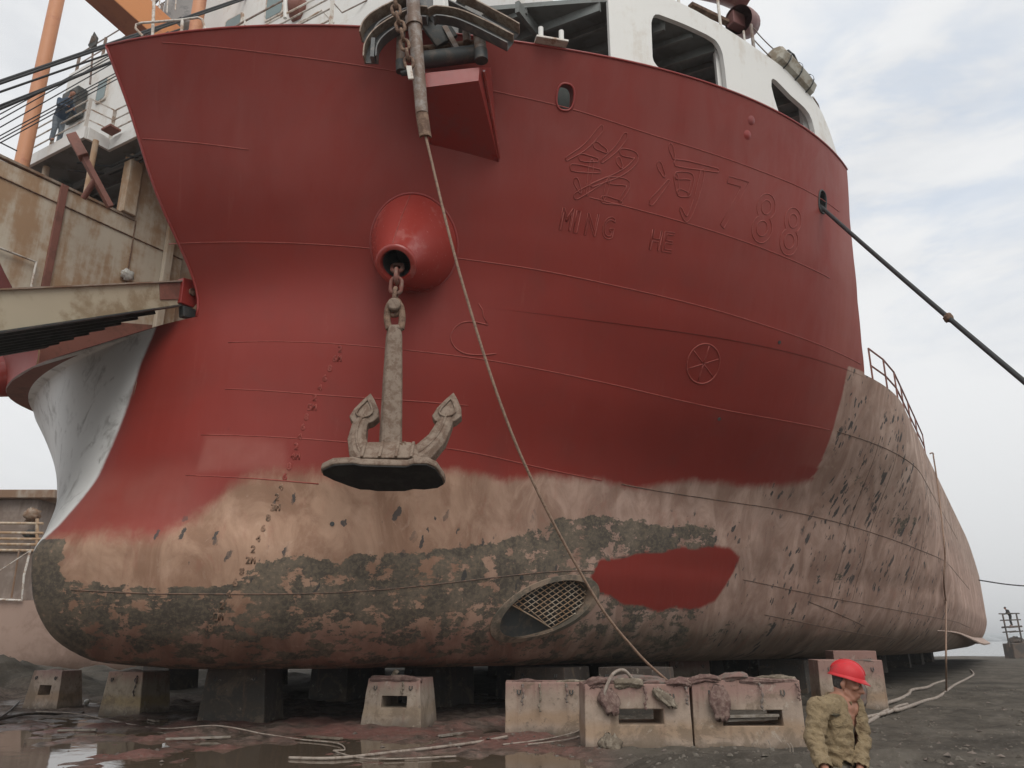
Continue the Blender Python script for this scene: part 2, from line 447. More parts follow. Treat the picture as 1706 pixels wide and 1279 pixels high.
c = t.mix(t.math('MULTIPLY', t.step(t.noise(t.scalev(wz3, .6, .7, 1), 2.7, 7, .72, 1.2), .58, .70), .35), c, t.mix(.6, c, (.62,.47,.36)))
sheen_mask = t.math('MULTIPLY', t.step(t.math('MULTIPLY_ADD', n_mid, .12, sx.outputs['X']), XC+.16, XC+.02), t.math('MULTIPLY', t.step(t.math('MULTIPLY_ADD', n_mid, .2, zk), 2.15, 2.4), t.step(zk, 7.30, 7.26)))
sheen_col = t.mix(t.step(t.noise(pos, 1.4, 7, .7, .5), .5, .68), (.80,.80,.78), (.50,.49,.47))  # starboard bow's bright sheen put into the colour, with grey dirt blotches
# red top coat, sprayed edge
red = attr('red')
sprayn = t.math('MULTIPLY_ADD', t.noise(wz3, .8, 7, .66, .5), .6, t.math('MULTIPLY', t.noise(t.scalev(wz3, 2.2, .7, 1), 1.5, 6, .65, .6), .4))
rf = t.step(t.math('ADD', red, t.math('MULTIPLY_ADD', sprayn, .8, t.math('MULTIPLY_ADD', n_fine, .22, -.51))), .24, .76)
rk = t.math('MULTIPLY_ADD', n_big, .36, .82)
redc = t.mix(t.step(t.noise(pos, .8, 5, .6, .4), .45, .75), (.25,.034,.025), (.228,.038,.029))
redc = t.mix(1.0, redc, t.node('ShaderNodeCombineColor', Red=rk, Green=rk, Blue=rk).outputs[0], 'MULTIPLY')
redc = t.mix(t.math('MULTIPLY', attr('faded'), t.math('MULTIPLY_ADD', t.noise(t.scalev(wz3, .9, .55, 1), 1.1, 7, .66, .8), 2.6, -.62, clamp=True)), redc, (.275,.082,.070))  # worn old coat plus sky sheen on the flare, mixed into the red
redc = t.mix(t.math('MULTIPLY', t.step(t.noise(t.scalev(wz3, 3.0, .6, 1), 1.0, 6, .68, .3), .60, .74), .16), redc, (.36,.13,.105))
redc = t.mix(t.math('MULTIPLY', t.step(t.noise(wz3, 3.1, 8, .75, .6), .64, .70), .35), redc, (.13,.03,.025))
redc = t.mix(t.math('MULTIPLY', attr('pale'), t.math('MULTIPLY_ADD', n_mid, .9, .05, clamp=True)), redc, (.38,.14,.11))
c = t.mix(rf, c, redc)
c = t.mix(sheen_mask, c, sheen_col)
# dark scale and flakes
notred = t.math('SUBTRACT', 1.0, t.step(red, .55, .85))
dk = t.math('ADD', t.math('MULTIPLY', attr('dark'), 1.0), t.math('MULTIPLY_ADD', ragged, 1.5, t.math('MULTIPLY_ADD', flow, 1.3, -1.4)))
speck = t.noise(t.scalev(wz3, 1, 1.6, 1), 7.5, 8, .75, .3)
worn = t.step(t.math('MULTIPLY_ADD', speck, 1.0, t.math('MULTIPLY', n_mid, .5)), .86, .93)
dm = t.math('MULTIPLY', t.math('MULTIPLY', t.step(dk, .57, .63), t.math('SUBTRACT', 1.0, t.math('MULTIPLY', worn, .6))), notred)
warp = t.node('ShaderNodeTexNoise'); t.set(warp.inputs['Vector'], wz3); warp.inputs['Scale'].default_value = 5; warp.inputs['Detail'].default_value = 5; warp.inputs['Roughness'].default_value = .7
wv3 = t.node('ShaderNodeVectorMath', operation='MULTIPLY_ADD'); t.set(wv3.inputs[0], warp.outputs['Color']); wv3.inputs[1].default_value = (.26,.26,0); t.set(wv3.inputs[2], wz3)
def chips(rot, kx, ky, sc, size, gain):
    v = t.node('ShaderNodeTexVoronoi', feature='F1'); t.set(v.inputs['Vector'], t.scalev(t.scalev(wv3.outputs[0], 1, 1, 1, (0,0,math.radians(rot))), kx, ky, 1)); v.inputs['Scale'].default_value = sc
    rc = t.node('ShaderNodeSeparateColor'); t.set(rc.inputs[0], v.outputs['Color'])
    on = t.step(t.math('SUBTRACT', t.math('MULTIPLY', attr('flake'), gain), rc.outputs[0]), -.01, .01)
    rad = t.math('MULTIPLY_ADD', rc.outputs[1], size*.75, size*.22)
    return t.math('MULTIPLY', on, t.step(t.math('SUBTRACT', rad, v.outputs['Distance']), -.02, .03))
clus = t.step(t.noise(wz3, .62, 5, .65, .6), .45, .55)
fm = t.math('MAXIMUM', chips(-52, 1.0, 2.3, 2.1, .50, 1.1), t.math('MAXIMUM', chips(-75, .9, 2.0, 4.2, .50, .95), chips(-20, 1.2, 1.2, 3.0, .36, .42)))
fk = t.math('ADD', attr('flake'), t.math('MULTIPLY_ADD', slant, 1.9, t.math('MULTIPLY_ADD', ragged, .8, -1.50)))
fm = t.math('MAXIMUM', t.math('MULTIPLY', fm, clus), t.step(fk, .66, .72))
fm = t.math('MULTIPLY', fm, notred)
dcol = t.mix(t.step(n_mid, .42, .62), (.078,.072,.060), (.15,.128,.098))
dcol = t.mix(t.math('MULTIPLY', t.step(speck, .46, .60), .6), dcol, (.20,.165,.115))
dcol = t.mix(t.math('MULTIPLY', t.step(speck, .46, .36), .5), dcol, (.045,.042,.036))
c = t.mix(t.math('MULTIPLY', dm, .93), c, dcol)
c = t.mix(t.math('MULTIPLY', fm, .94), c, (.068,.064,.062))
t.set(b.inputs['Base Color'], c)
rg = t.math('MULTIPLY_ADD', rf, -.30, .80); rg = t.math('MULTIPLY_ADD', n_mid, .18, t.math('SUBTRACT', rg, .06))
t.set(b.inputs['Roughness'], rg); b.inputs['Specular IOR Level'].default_value = .28
# plating dished between frames + fine skin
dish = t.math('MULTIPLY_ADD', t.noise(t.scalev(wz3, 1.9, .35, 1), 1.0, 2, .4), .5, t.noise(t.scalev(wz3, .9, .8, 1), 1.0, 2, .4))
hgt = t.math('ADD', t.math('MULTIPLY', dish, 1.0), t.math('MULTIPLY', n_fine, .02))
hgt = t.math('SUBTRACT', hgt, t.math('MULTIPLY', t.math('ADD', dm, fm), -.03))
t.set(b.inputs['Normal'], t.bump(hgt, .5, .06))
M['hull'] = hm

ship = thing('cargo_ship', 'huge red-painted cargo ship with bulbous bow standing on keel blocks', 'ship', (XC, 10, KB))
def build_hull():
    zlow = sorted({7.2, 7.225, 7.28} | set([0, .02, .05, .1, .15, .2]+[.2+(ZD-.2)*i/72 for i in range(1, 73)]))
    zup = [ZD+(12.3-ZD)*i/54 for i in range(1, 55)]
    NC, NF, NA = 8, 300, 130
    verts, faces, attrs, idx = [], [], [], {}
    def vert(key, x, y, z, w, side):
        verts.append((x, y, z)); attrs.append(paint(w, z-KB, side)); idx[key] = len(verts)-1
    def find_q(z, target):                            # q where the port half breadth reaches target
        a, bq = wl(z)[0], 40.0
        for _ in range(40):
            m = (a+bq)/2
            if hb(z, m) < target: a = m
            else: bq = m
        return (a+bq)/2
    def solve_w(z, w, lo, hi):
        for _ in range(34):
            m = (lo+hi)/2
            if hb(z, m)+m < w: lo = m
            else: hi = m
        return (lo+hi)/2
    rows = zlow+zup
    for r, z in enumerate(rows):
        low = z <= ZD+1e-6
        q0 = find_q(z, .004); qe = find_q(z, 1.3); q1 = q_fore(z)
        qs = []
        if low: qs += [(j, q0+(qe-q0)*(j/NC)**2) for j in range(NC)]
        w0, w1 = 1.3+qe, hb(z, q1)+q1
        for j in range(NF+1):
            qs.append((NC+j, qe if j == 0 else q1 if j == NF else solve_w(z, w0+(w1-w0)*j/NF, qe, q1)))
        if low: qs += [(NC+NF+j, q1+(88-q1)*(j/NA)**1.35) for j in range(1, NA+1)]
        for j, q in qs:
            zz = z*sheer(q) if z > .5 else z
            hp = hb(zz, q) if j > NC+NF else hb(z, q) if j else 0.0
            vert((r, j, 1), XC+hp, q, zz+KB, hp+q-7, 1)
            hs = hb(zz, q, True) if j else 0.0
            vert((r, j, -1), XC-hs, q, zz+KB, hs+q-7, -1 if j else 1)
    nl = len(zlow)-1; cut, kept = {}, set()
    for r in range(len(rows)-1):
        for j in range(NC+NF+NA):
            if r >= nl and not (NC <= j < NC+NF): continue
            for s in (1, -1):
                k = [idx.get((r, j, s)), idx.get((r, j+1, s)), idx.get((r+1, j+1, s)), idx.get((r+1, j, s))]
                if None in k: continue
                if s > 0:
                    cx = sum(verts[i][0] for i in k)/4; cy = sum(verts[i][1] for i in k)/4; cz = sum(verts[i][2] for i in k)/4-KB
                    w = cx-XC+cy-7
                    hole = next((i for i, (hw, hz, a, bb) in enumerate(HOLES) if abs((w-hw)/a)**2.6+abs((cz-hz)/bb)**2.6 < 1), None)
                    if cz < 3 and cy < 19 and sum(k_*k_ for k_ in tun_uv(cy, cz)) < 1: hole = 'tunnel'
                    if hole is not None:
                        for i in k: cut[i] = hole
                        continue
                    kept.update(k)
                faces.append(tuple(k) if s > 0 else tuple(reversed(k)))
    for i, hole in cut.items():                        # draw the cut edge onto the true outline of each opening
        if i not in kept: continue
        x, y, z = verts[i]; z -= KB
        if hole == 'tunnel':
            u, v = tun_uv(y, z); d = math.hypot(u, v); q, zz = tun_pt(u/d, v/d); zz = max(.05, zz)
            verts[i] = (XC+hb(zz, q), q, zz+KB)
        else:
            hw, hz, a, bb = HOLES[hole]; dw, dz = x-XC+y-7-hw, z-hz
            r = (abs(dw/a)**2.6+abs(dz/bb)**2.6)**(1/2.6); verts[i] = tuple(HP(hw+dw/r, hz+dz/r))
    for j in range(NC+NF+NA):                          # flat bottom
        faces.append((idx[(0,j,1)], idx[(0,j,-1)], idx[(0,j+1,-1)], idx[(0,j+1,1)]))
    me = bpy.data.meshes.new('hull')
    o0 = WORLD[ship]
    me.from_pydata([(x-o0.x, y-o0.y, z-o0.z) for x, y, z in verts], [], faces)
    ca = me.attributes.new('coat', 'FLOAT_COLOR', 'POINT')
    ca.data.foreach_set('color', [v for a in attrs for v in (*a[0], 1.0)])
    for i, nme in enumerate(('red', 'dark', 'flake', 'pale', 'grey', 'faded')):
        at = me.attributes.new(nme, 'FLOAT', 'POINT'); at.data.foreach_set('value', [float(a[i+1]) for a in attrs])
    for p in me.polygons: p.use_smooth = True
    me.materials.append(hm)
    bm = bmesh.new(); bm.from_mesh(me); bmesh.ops.remove_doubles(bm, verts=bm.verts, dist=1e-4); bm.to_mesh(me); bm.free()
    o = bpy.data.objects.new('hull', me); COL.objects.link(o); o.parent = ship; WORLD[o] = o0
    return o
hull = build_hull()

# welded seams: raised beads along the strakes
def bead(mb, wzs, r=.013, n=10, off=.0):
    pts = [HP(w, z, off) for w, z in [(p.x, p.y) for p in smooth_path([V(a, b2, 0) for a, b2 in wzs], n)]]
    return mb.tube(pts, r, 5)
SEAMS_RED = [[(3.3,12.18),(6.52,11.84),(9.72,11.59),(12.87,11.37),(15.07,11.24),(18.08,11.0),(21.53,10.9),(24.0,10.92),(26.0,10.92)],
 [(2.75,10.65),(5.91,10.2)], [(15.9,9.6),(19.03,9.41),(22.89,9.23),(25.5,9.15)],
 [(3.6,8.8),(6.5,8.55),(9.64,8.32),(12.12,8.19),(14.73,8.1),(17.14,7.98),(20.5,7.8),(23.7,7.64),(27.9,7.5)],
 [(5.72,6.49),(10.15,6.25),(13.57,6.17),(17.05,6.05),(21.78,5.83),(26.9,5.83)],
 [(5.8,5.44),(8.41,5.26),(10.25,5.22),(12.72,5.24)],
 [(5.3,4.47),(9.49,4.32),(11.72,4.36),(13.04,4.33),(15.3,4.2),(17.6,4.1)], [(5.05,3.63),(8.6,3.48)]]
SEAMS_DARK = [[(18.4,4.08),(19.82,4.03),(23.35,3.96),(26.16,3.92),(29.61,3.8),(34.91,3.58),(40.27,3.45),(60,3.3)],
 [(27.3,5.84),(31.5,5.8),(40,5.7),(55,5.6)],
 [(2.6,1.46),(5.31,1.39),(9.93,1.49),(15.52,2.0),(17.5,2.1)], [(24.4,2.12),(30.94,1.74),(42.26,1.38),(60,1.2)], [(26,1.25),(32,.85),(38,.6)], [(28.5,1.65),(33.5,1.0)]]
for s_ in SEAMS_RED: bead(MB(), s_, .012).build('weld_seam', M['seam'], ship, smooth=180)
for s_ in SEAMS_DARK: bead(MB(), s_, .013).build('weld_seam', M['seam_dark'], ship, smooth=180)
MB().tube([V(XC+.12, wl(z)[0]+.025, z+KB) for z in [2.4+.1*i for i in range(36)]], .013, 5).build('stem_seam', M['seam_dark'], ship, smooth=180)
for w in (29.9, 31.6, 37.0):
    MB().tube([HP(w+.05*z, z, 0) for z in [1.8+.2*i for i in range(22)]], .008, 5).build('plate_butt', M['seam_dark'], ship, smooth=180)

# ------------------------------------------------------------------ raised lettering and marks on the plating
def outline(mb, pts, width, r=.011):
    """bead weld round the outline of one brush stroke"""
    pts = smooth_path([V(a, b2, 0) for a, b2 in pts], 6) if len(pts) > 2 else [V(*pts[0], 0).lerp(V(*pts[1], 0), i/8) for i in range(9)]
    L, R = [], []
    m = len(pts)
    for i, p in enumerate(pts):
        d = (pts[min(i+1, m-1)]-pts[max(i-1, 0)]).normalized(); nn = V(-d.y, d.x, 0)
        f = width/2*(1-.55*(i/(m-1)))*(.75+.25*min(1, i/2))
        L.append(p+nn*f); R.append(p-nn*f)
    d0 = (pts[1]-pts[0]).normalized(); d1 = (pts[-1]-pts[-2]).normalized()
    loop = L+[pts[-1]+d1*width*.25]+R[::-1]+[pts[0]-d0*width*.3]
    mb.tube([HP(p.x, p.y, .004) for p in loop], r, 5, closed=True)
CH1 = [[(16.1,10.98),(15.64,10.57),(15.09,10.28)], [(15.92,10.64),(16.31,10.54)], [(15.5,10.35),(16.06,10.34)], [(15.26,10.13),(16.16,10.13)], [(15.88,10.3),(15.83,9.66)],
 [(15.42,9.9),(15.62,9.68)], [(15.47,9.58),(16.0,9.82),(16.4,10.0)],
 [(16.89,10.92),(16.62,10.62),(16.2,10.33)], [(16.78,10.58),(17.3,10.52),(16.9,10.18),(15.95,9.84)], [(16.7,10.42),(16.85,10.28)], [(16.46,9.98),(16.38,9.62)], [(16.46,9.98),(17.11,9.97),(16.9,9.62)], [(16.32,9.6),(16.95,9.58)]]
CH2 = [[(18.40,10.88),(18.56,10.66)], [(18.05,10.48),(18.28,10.26)], [(17.91,9.67),(18.14,9.87),(18.45,10.17)], [(18.62,10.57),(20.18,10.62)], [(18.68,10.31),(18.8,9.98)], [(18.68,10.31),(19.25,10.34),(19.2,9.98)], [(18.81,9.98),(19.2,9.98)], [(19.62,10.52),(19.45,9.9),(19.22,9.48),(18.95,9.66)]]
def glyph_loops(ch):
    cu = bpy.data.curves.new('g', 'FONT'); cu.body = ch; cu.size = 1.0; cu.fill_mode = 'NONE'; cu.resolution_u = 4
    ob = bpy.data.objects.new('g', cu); COL.objects.link(ob)
    dg = bpy.context.evaluated_depsgraph_get(); me = bpy.data.meshes.new_from_object(ob.evaluated_get(dg))
    bm = bmesh.new(); bm.from_mesh(me); bmesh.ops.remove_doubles(bm, verts=bm.verts, dist=1e-4)
    loops = []; seen = set()
    for v0 in bm.verts:
        if v0.index in seen or len(v0.link_edges) != 2: continue
        lp = [v0]; seen.add(v0.index); cur = v0
        while True:
            nx = [e.other_vert(cur) for e in cur.link_edges if e.other_vert(cur).index not in seen]
            if not nx: break
            cur = nx[0]; seen.add(cur.index); lp.append(cur)
        loops.append([(v.co.x, v.co.y) for v in lp])
    bm.free(); bpy.data.objects.remove(ob); bpy.data.curves.remove(cu); bpy.data.meshes.remove(me)
    xs = [x for l in loops for x, _ in l]; ys = [y for l in loops for _, y in l]
    x0, x1, y0, y1 = min(xs), max(xs), min(ys), max(ys)
    return [[((x-x0)/(x1-x0), (y-y0)/max(1e-6, y1-y0)) for x, y in l] for l in loops], (x1-x0)/(y1-y0)
_gl = {}
def letter(mb, ch, w0, z0, wd, ht, r, slant=0.0):
    if ch not in _gl: _gl[ch] = glyph_loops(ch)[0]
    for l in _gl[ch]:
        pts = [HP(w0+x*wd+slant*y*ht, z0+y*ht, .003) for x, y in l]
        pts = [p for i, p in enumerate(pts) if (p-pts[i-1]).length > .004]
        if len(pts) > 2: mb.tube(pts, r, 4, closed=True)
mb = MB()
for s_ in CH1: outline(mb, s_, .17)
mb.build('name_character', M['seam'], ship, smooth=180)
mb = MB()
for s_ in CH2: outline(mb, s_, .18)
mb.build('name_character', M['seam'], ship, smooth=180)
for ch, w0, z0 in (('7', 20.35, 9.45), ('8', 21.62, 9.35), ('8', 22.85, 9.27)):
    mb = MB(); letter(mb, ch, w0, z0, .82, 1.12, .012, .22); mb.build('name_numeral', M['seam'], ship, smooth=180)
for i, ch in enumerate('MING'):
    mb = MB(); letter(mb, ch, 15.08+i*.45-(.1 if ch == 'N' else 0), 8.92-.02*i, .12 if ch == 'I' else .36, .42, .011, .1); mb.build('name_letter', M['seam'], ship, smooth=180)
for i, ch in enumerate('HE'):
    mb = MB(); letter(mb, ch, 18.05+i*.42, 8.77, .34, .40, .011, .1); mb.build('name_letter', M['seam'], ship, smooth=180)
# draught marks up the bow, every 20 cm
MK = [(0,5.6),(1.0,6.2),(1.95,6.87),(2.95,7.38),(3.98,7.8),(5.0,8.15),(6.0,8.74),(6.4,9.0)]
for i in range(4, 32):
    z = round(.2*i, 1); m_ = int(z+1e-6); d = round((z-m_)*10)
    s_ = '%dM' % m_ if d == 0 else str(d)
    w = lerp_tab(MK, z); mb = MB()
    for kx, ch in enumerate(s_): letter(mb, ch, w+.13*kx, z-.06, .10, .125, .011)
    mb.build('draught_mark', M['seam'] if z > 3.4 else M['seam_dull'], ship, smooth=180)
# bow thruster sign: wheel with six spokes; bulbous bow sign
mb = MB(); cw, cz, rw, rz = 20.57, 6.69, .66, .40
cw = 20.58
mb.tube([HP(cw+.62*math.cos(a), cz+.40*math.sin(a), .004) for a in [2*math.pi*i/40 for i in range(40)]], .016, 6, closed=True)
for k in range(6):
    a = math.radians(60*k+22); mb.tube([HP(cw+.6*f*math.cos(a), cz+.38*f*math.sin(a), .004) for f in (.06, .3, .6, .97)], .013, 5)
mb.build('thruster_mark', M['seam'], ship, smooth=180)
mb = MB()
mb.tube([HP(w, z, .004) for w, z in [(p.x, p.y) for p in smooth_path([V(13.45,6.33,0),(12.9,6.26,0),(12.45,6.27,0),(12.14,6.4,0),(12.05,6.62,0),(12.25,6.84,0),(12.6,6.93,0),(13.15,6.9,0)], 6)]], .015, 5)
mb.tube([HP(12.82,7.32,.004), HP(12.95,7.2,.004), HP(13.0,7.05,.004), HP(13.15,6.9,.004)], .012, 5)
mb.build('bulb_mark', M['seam'], ship, smooth=180)
# drain plugs
for w, z in ((23.46,7.4),(21.65,5.64),(14.85,1.88),(9.04,2.73)):
    MB().lathe(HP(w, z, -.005), hnorm(z, HQ(w, z)), [(0,.045),(.02,.045),(.02,.0)], 10).build('drain_plug', M['dark_steel'], ship)
# two small dents with raised lips near the rail
for w, z in ((21.3,11.88),(21.2,11.55)):
    nq = hnorm(z, HQ(w, z)); MB().lathe(HP(w, z, -.03), nq, [(0,.16),(.02,.13),(.045,.08),(.055,.03),(.057,0)], 14).build('plate_dent', M['redpaint'], ship, smooth=180)
# fairlead rims
for i, (w, z, a, bb) in enumerate(HOLES):
    mb = MB(); n_ = 36; pts = []
    for k in range(n_):
        an = 2*math.pi*k/n_; ca, sa = math.cos(an), math.sin(an)
        
        r_ = (abs(ca)**2.6+abs(sa)**2.6)**(-1/2.6); pts.append(HP(w+a*ca*r_, z+bb*sa*r_, .0))
    mb.tube(pts, .026, 8, closed=True)
    inner = [p - hnorm(z, HQ(w, z))*.34 for p in pts]
    mb.loft([pts, inner], cap=False)
    mb.build('fairlead', M['redpaint'] if i == 0 else M['dark_steel'], ship, smooth=180)

# bow thruster tunnel with a grating
mb = MB(); ring = []; ring2 = []
for k in range(56):
    a = 2*math.pi*k/56
    for lst, R in ((ring, 1.0), (ring2, 1.17)):
        q, z = tun_pt(R*math.cos(a), R*math.sin(a)); z = max(.10, z)
        lst.append(V(XC+hb(z, q), q, z+KB))
tun = MB()
nrm_t = hnorm(TUN_Z, TUN_Q)
tun.loft([ring2, [p+nrm_t*.03 for p in ring2], [p+nrm_t*.05 for p in ring]], cap=False)
tun.loft([[p+nrm_t*.05 for p in ring], [p+V(-.25,0,0) for p in ring]], cap=False)
tunm = dirty('worn_tunnel_collar', (.27,.20,.145), (.10,.09,.07), .55, .75, 3, .25, .2)
tun_o = tun.build('thruster_tunnel', tunm, ship, smooth=50)
mb = MB().loft([[p+V(-.2,0,0) for p in ring], [V(XC-3.2, p.y, p.z) for p in ring]], cap=True)
mb.build('tunnel_pipe', M['dark_steel'], tun_o, smooth=50)
mb = MB()
def tun_x(q, z): return XC+hb(max(.12, z), q)-.13
def gbar(p0, p1):
    pts = []
    for k in range(41):
        q, z = p0[0]+(p1[0]-p0[0])*k/40, p0[1]+(p1[1]-p0[1])*k/40
        u, v = tun_uv(q, z)
        if u*u+v*v < .99 and u > -.30: pts.append(V(tun_x(q, z), q, z+KB))
    if len(pts) > 2: mb.tube(pts, .013, 5)
for i in range(-9, 10):
    gbar((TUN_Q+.21*i-1.2, TUN_Z-.9), (TUN_Q+.21*i+1.2, TUN_Z+.9)); gbar((TUN_Q+.21*i+1.3, TUN_Z-.62), (TUN_Q+.21*i-1.3, TUN_Z+.62))
e0 = [tun_pt(-.30, v) for v in (-.94, .94)]
mb.tube([V(tun_x(*[a_+(b_-a_)*k/12 for a_, b_ in zip(*e0)]), *[a_+(b_-a_)*k/12+(KB if i == 1 else 0) for i, (a_, b_) in enumerate(zip(*e0))]) for k in range(13)], .016, 6)
mb.build('grating', M['beige'], tun_o, smooth=180)

# bilge keel, lifting plate along the turn of the bilge
mb = MB(); A, B2, C2 = [], [], []
for i in range(60):
    q = 37+(87-37)*i/59; z = .95-.22*ease((q-37)/30)
    p = V(XC+hb(z, q), q, z+KB); f = .95*ease((q-36)/30)*ease((89-q)/3)+.02
    A.append(p); B2.append(p+V(.55,0,-.42)*f); C2.append(p+V(.5,0,-.5)*f)
for i in range(59):
    mb.add([A[i], A[i+1], B2[i+1], B2[i]], [(0,1,2,3)]); mb.add([A[i]-UP*.03, A[i+1]-UP*.03, C2[i+1]-UP*.02, C2[i]-UP*.02], [(0,3,2,1)]); mb.add([B2[i], B2[i+1], C2[i+1]-UP*.02, C2[i]-UP*.02], [(0,1,2,3)])
mb.build('bilge_keel', dirty('pale_keel_plate', (.48,.36,.30), (.3,.2,.15), .4, .7, 2, .15), ship, smooth=40)
# ------------------------------------------------------------------ the ship: decks, bow notch, bridge, rails
ZW = KB                                                 # heights below are above the keel; ZW turns them into world
XN, XS = -14.2, -20.4                                   # port and starboard walls of the bow notch
def edge_q(z):
    a, b2 = wl(z)[0], 20.0
    for _ in range(40):
        m = (a+b2)/2
        if hb(z, m) < 1.3: a = m
        else: b2 = m
    return (a+b2)/2
def wall_prism(x0, x1, poly):                           # polygon in (q, z) given thickness along X
    return MB().prism(poly, V(x0, 0, ZW), V(0,1,0), UP, V(x1-x0, 0, 0))
zs_ = [ZD+.0+(12.3-ZD)*i/24 for i in range(25)]
wall_prism(XN-.06, XN-.01, [(edge_q(z)+.01, z) for z in zs_]+[(14, 12.3), (14, ZD)]).build('notch_wall', M['redpaint'], ship)
wl_o = wall_prism(XS-.05, XS, [(edge_q(z)+.01, z) for z in zs_]+[(12.25, 12.4), (12.25, 14.38), (14, 14.38), (14, ZD)]).build('notch_wall', M['beige'], ship)
wl_o['label'] = 'rust-streaked beige wall plating'
mb = MB()
mb.tube([V(XS+.02, q, 11.86+ZW) for q in (8.0, 10, 14)], .02, 5); mb.build('plate_seam', M['rust'], ship)
mb = MB(); mb.tube([V(XS+.02, 12.3, z+ZW) for z in (9.6, 12.4)], .02, 5); mb.build('plate_seam', M['rust'], ship)
MB().box((XS, 10.02, 8+ZW), (XS+.07, 10.22, 12.45+ZW)).build('stiffener', M['brick'], ship, bevel=.01)
MB().box((XS-.1, 9.2-1.6, 12.38+ZW), (XS+.05, 12.25, 12.46+ZW)).build('coaming', M['beige_dark'], ship, bevel=.01)
MB().box((XS-.2, 11.78, 12.47+ZW), (XS+.16, 12.18, 14.38+ZW)).build('pillar', M['beige'], ship, bevel=.02)
MB().box((XS+.03, 13.3, 8+ZW), (XS+.2, 13.55, 13.2+ZW)).build('stiffener', M['beige'], ship, bevel=.02)
wall_prism(XS+.0, XS+.03, [(edge_q(z)+.05, z) for z in (ZD, 7.7, 8.1, 8.5)]+[(13.9, 9.6), (13.9, ZD)]).build('lower_wall_plate', M['brick'], ship)
# white rag knotted on a wall cleat
def crumple(name, mat, c, r, sc=(1,1,1), amp=.35, fr=3.0, seed=0, parent=None, loc=None, n=18, local=False):
    mb = MB(); mb.ball((0,0,0), 1, n)
    vs = []
    for v in mb.v:
        d = mnoise.fractal(v*fr+V(seed*3.1, seed*1.7, 0), 1.0, 2.0, 4)
        e_ = abs(mnoise.noise(v*fr*1.9+V(0, seed*2.3, seed)))
        k = 1+amp*d-amp*.5*e_
        vs.append(Vector(c)+V(v.x*sc[0], v.y*sc[1], v.z*sc[2])*r*k)
    mb.v = vs
    return mb.build(name, mat, parent, loc, smooth=180, local=local)
M['rag_white'] = dirty('dusty_white_cloth', (.55,.54,.50), (.3,.26,.21), .3, .9, 5, .2, .3)
rg = crumple('knotted_rag', M['rag_white'], (XS+.12, 12.25, 10.6+ZW), .17, (.7,1.2,1), .5, 2.5, 3, loc=(XS+.12, 12.25, 10.6+ZW))
tag(rg, 'white rag knotted on the rust-streaked beige wall above the ramp', 'rag')

# decks and bulkheads
mb = MB(); N = 60
for s in (1, -1):
    prev = None
    for i in range(N+1):
        q = edge_q(10.3)+.02+(q_fore(10.3)-edge_q(10.3)-.05)*i/N
        hx = hb(10.3, q)-.03 if s > 0 else 0
        a = V(XC+hx, q, 10.3+ZW) if s > 0 else V(XC-hb(10.3, q, True)+.03, q, 10.3+ZW)
        c = V(XN-.03 if s > 0 else XS-.03, q, 10.3+ZW)
        if prev: mb.add([prev[0], a, c, prev[1]], [(0,1,2,3)])
        prev = (a, c)
mb.build('forecastle_deck', M['grey_under'], ship)
mb = MB(); prev = None
for i in range(80):
    q = 22.0+65.5*i/79; z = ZD*sheer(q)-.06
    a, c = V(XC+hb(z, q)-.02, q, z+ZW), V(XC-hb(z, q, True)+.02, q, z+ZW)
    if prev: mb.add([prev[0], a, c, prev[1]], [(0,1,2,3)])
    prev = (a, c)
mb.build('main_deck', M['brick'], ship)
mb = MB(); prev = None
for i in range(40):
    q = edge_q(ZD)+.02+(22.2-edge_q(ZD))*i/39
    a, c = V(XC+hb(ZD, q)-.02, q, ZD-.06+ZW), V(XC-hb(ZD, q, True)+.02, q, ZD-.06+ZW)
    if prev: mb.add([prev[0], a, c, prev[1]], [(0,1,2,3)])
    prev = (a, c)
mb.build('notch_floor', M['brick'], ship)
MB().box((XS, 14.0, ZD+ZW-.05), (XN-.01, 14.08, 14.3+ZW)).build('bulkhead', M['beige_dark'], ship)
MB().prism([(XC-16, ZD-.05)]+[(XC+hb(z, 19.8)-.12, z) for z in (ZD-.05, 8, 8.7, 9.4, 10.28)]+[(XC-16, 10.28)], V(0, 19.85, ZW), V(1,0,0), UP, V(0,.07,0)).build('bulkhead', M['white'], ship)
# rim of the bulwark
mb = MB(); mb.tube([V(XC+hb(12.3, q), q, 12.31+ZW) for q in [edge_q(12.3)+(q_fore(12.3)-edge_q(12.3))*i/90 for i in range(91)]], .03, 6)
mb.build('bulwark_rim', M['redpaint'], ship, smooth=180)
mb = MB(); mb.tube([V(XN, edge_q(z), z+ZW) for z in zs_], .03, 6); mb.build('bow_edge', M['redpaint'], ship, smooth=180)

# bridge deck (its underside shows), fascia, house
def roof_z(x, q=12): return 14.4-.058*max(0, x+14.5)-.17*max(0, q-16.5)*ease((x+14.5)/8)
def roof_x(q):
    if q < 11.5: return -9.5
    if q < 13.0: return -9.5+3.75*(q-11.5)/1.5
    return XC+hb(12.3, q)-.14
mb = MB()
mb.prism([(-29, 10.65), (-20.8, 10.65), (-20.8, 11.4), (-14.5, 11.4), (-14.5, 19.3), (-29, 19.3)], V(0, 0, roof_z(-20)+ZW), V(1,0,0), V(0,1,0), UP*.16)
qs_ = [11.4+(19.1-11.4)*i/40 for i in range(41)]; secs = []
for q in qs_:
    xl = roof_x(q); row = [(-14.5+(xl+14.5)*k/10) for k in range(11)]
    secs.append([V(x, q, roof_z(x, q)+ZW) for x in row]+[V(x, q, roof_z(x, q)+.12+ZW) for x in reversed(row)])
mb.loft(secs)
deck = mb.build('bridge_deck', M['grey_under'], ship, smooth=30)
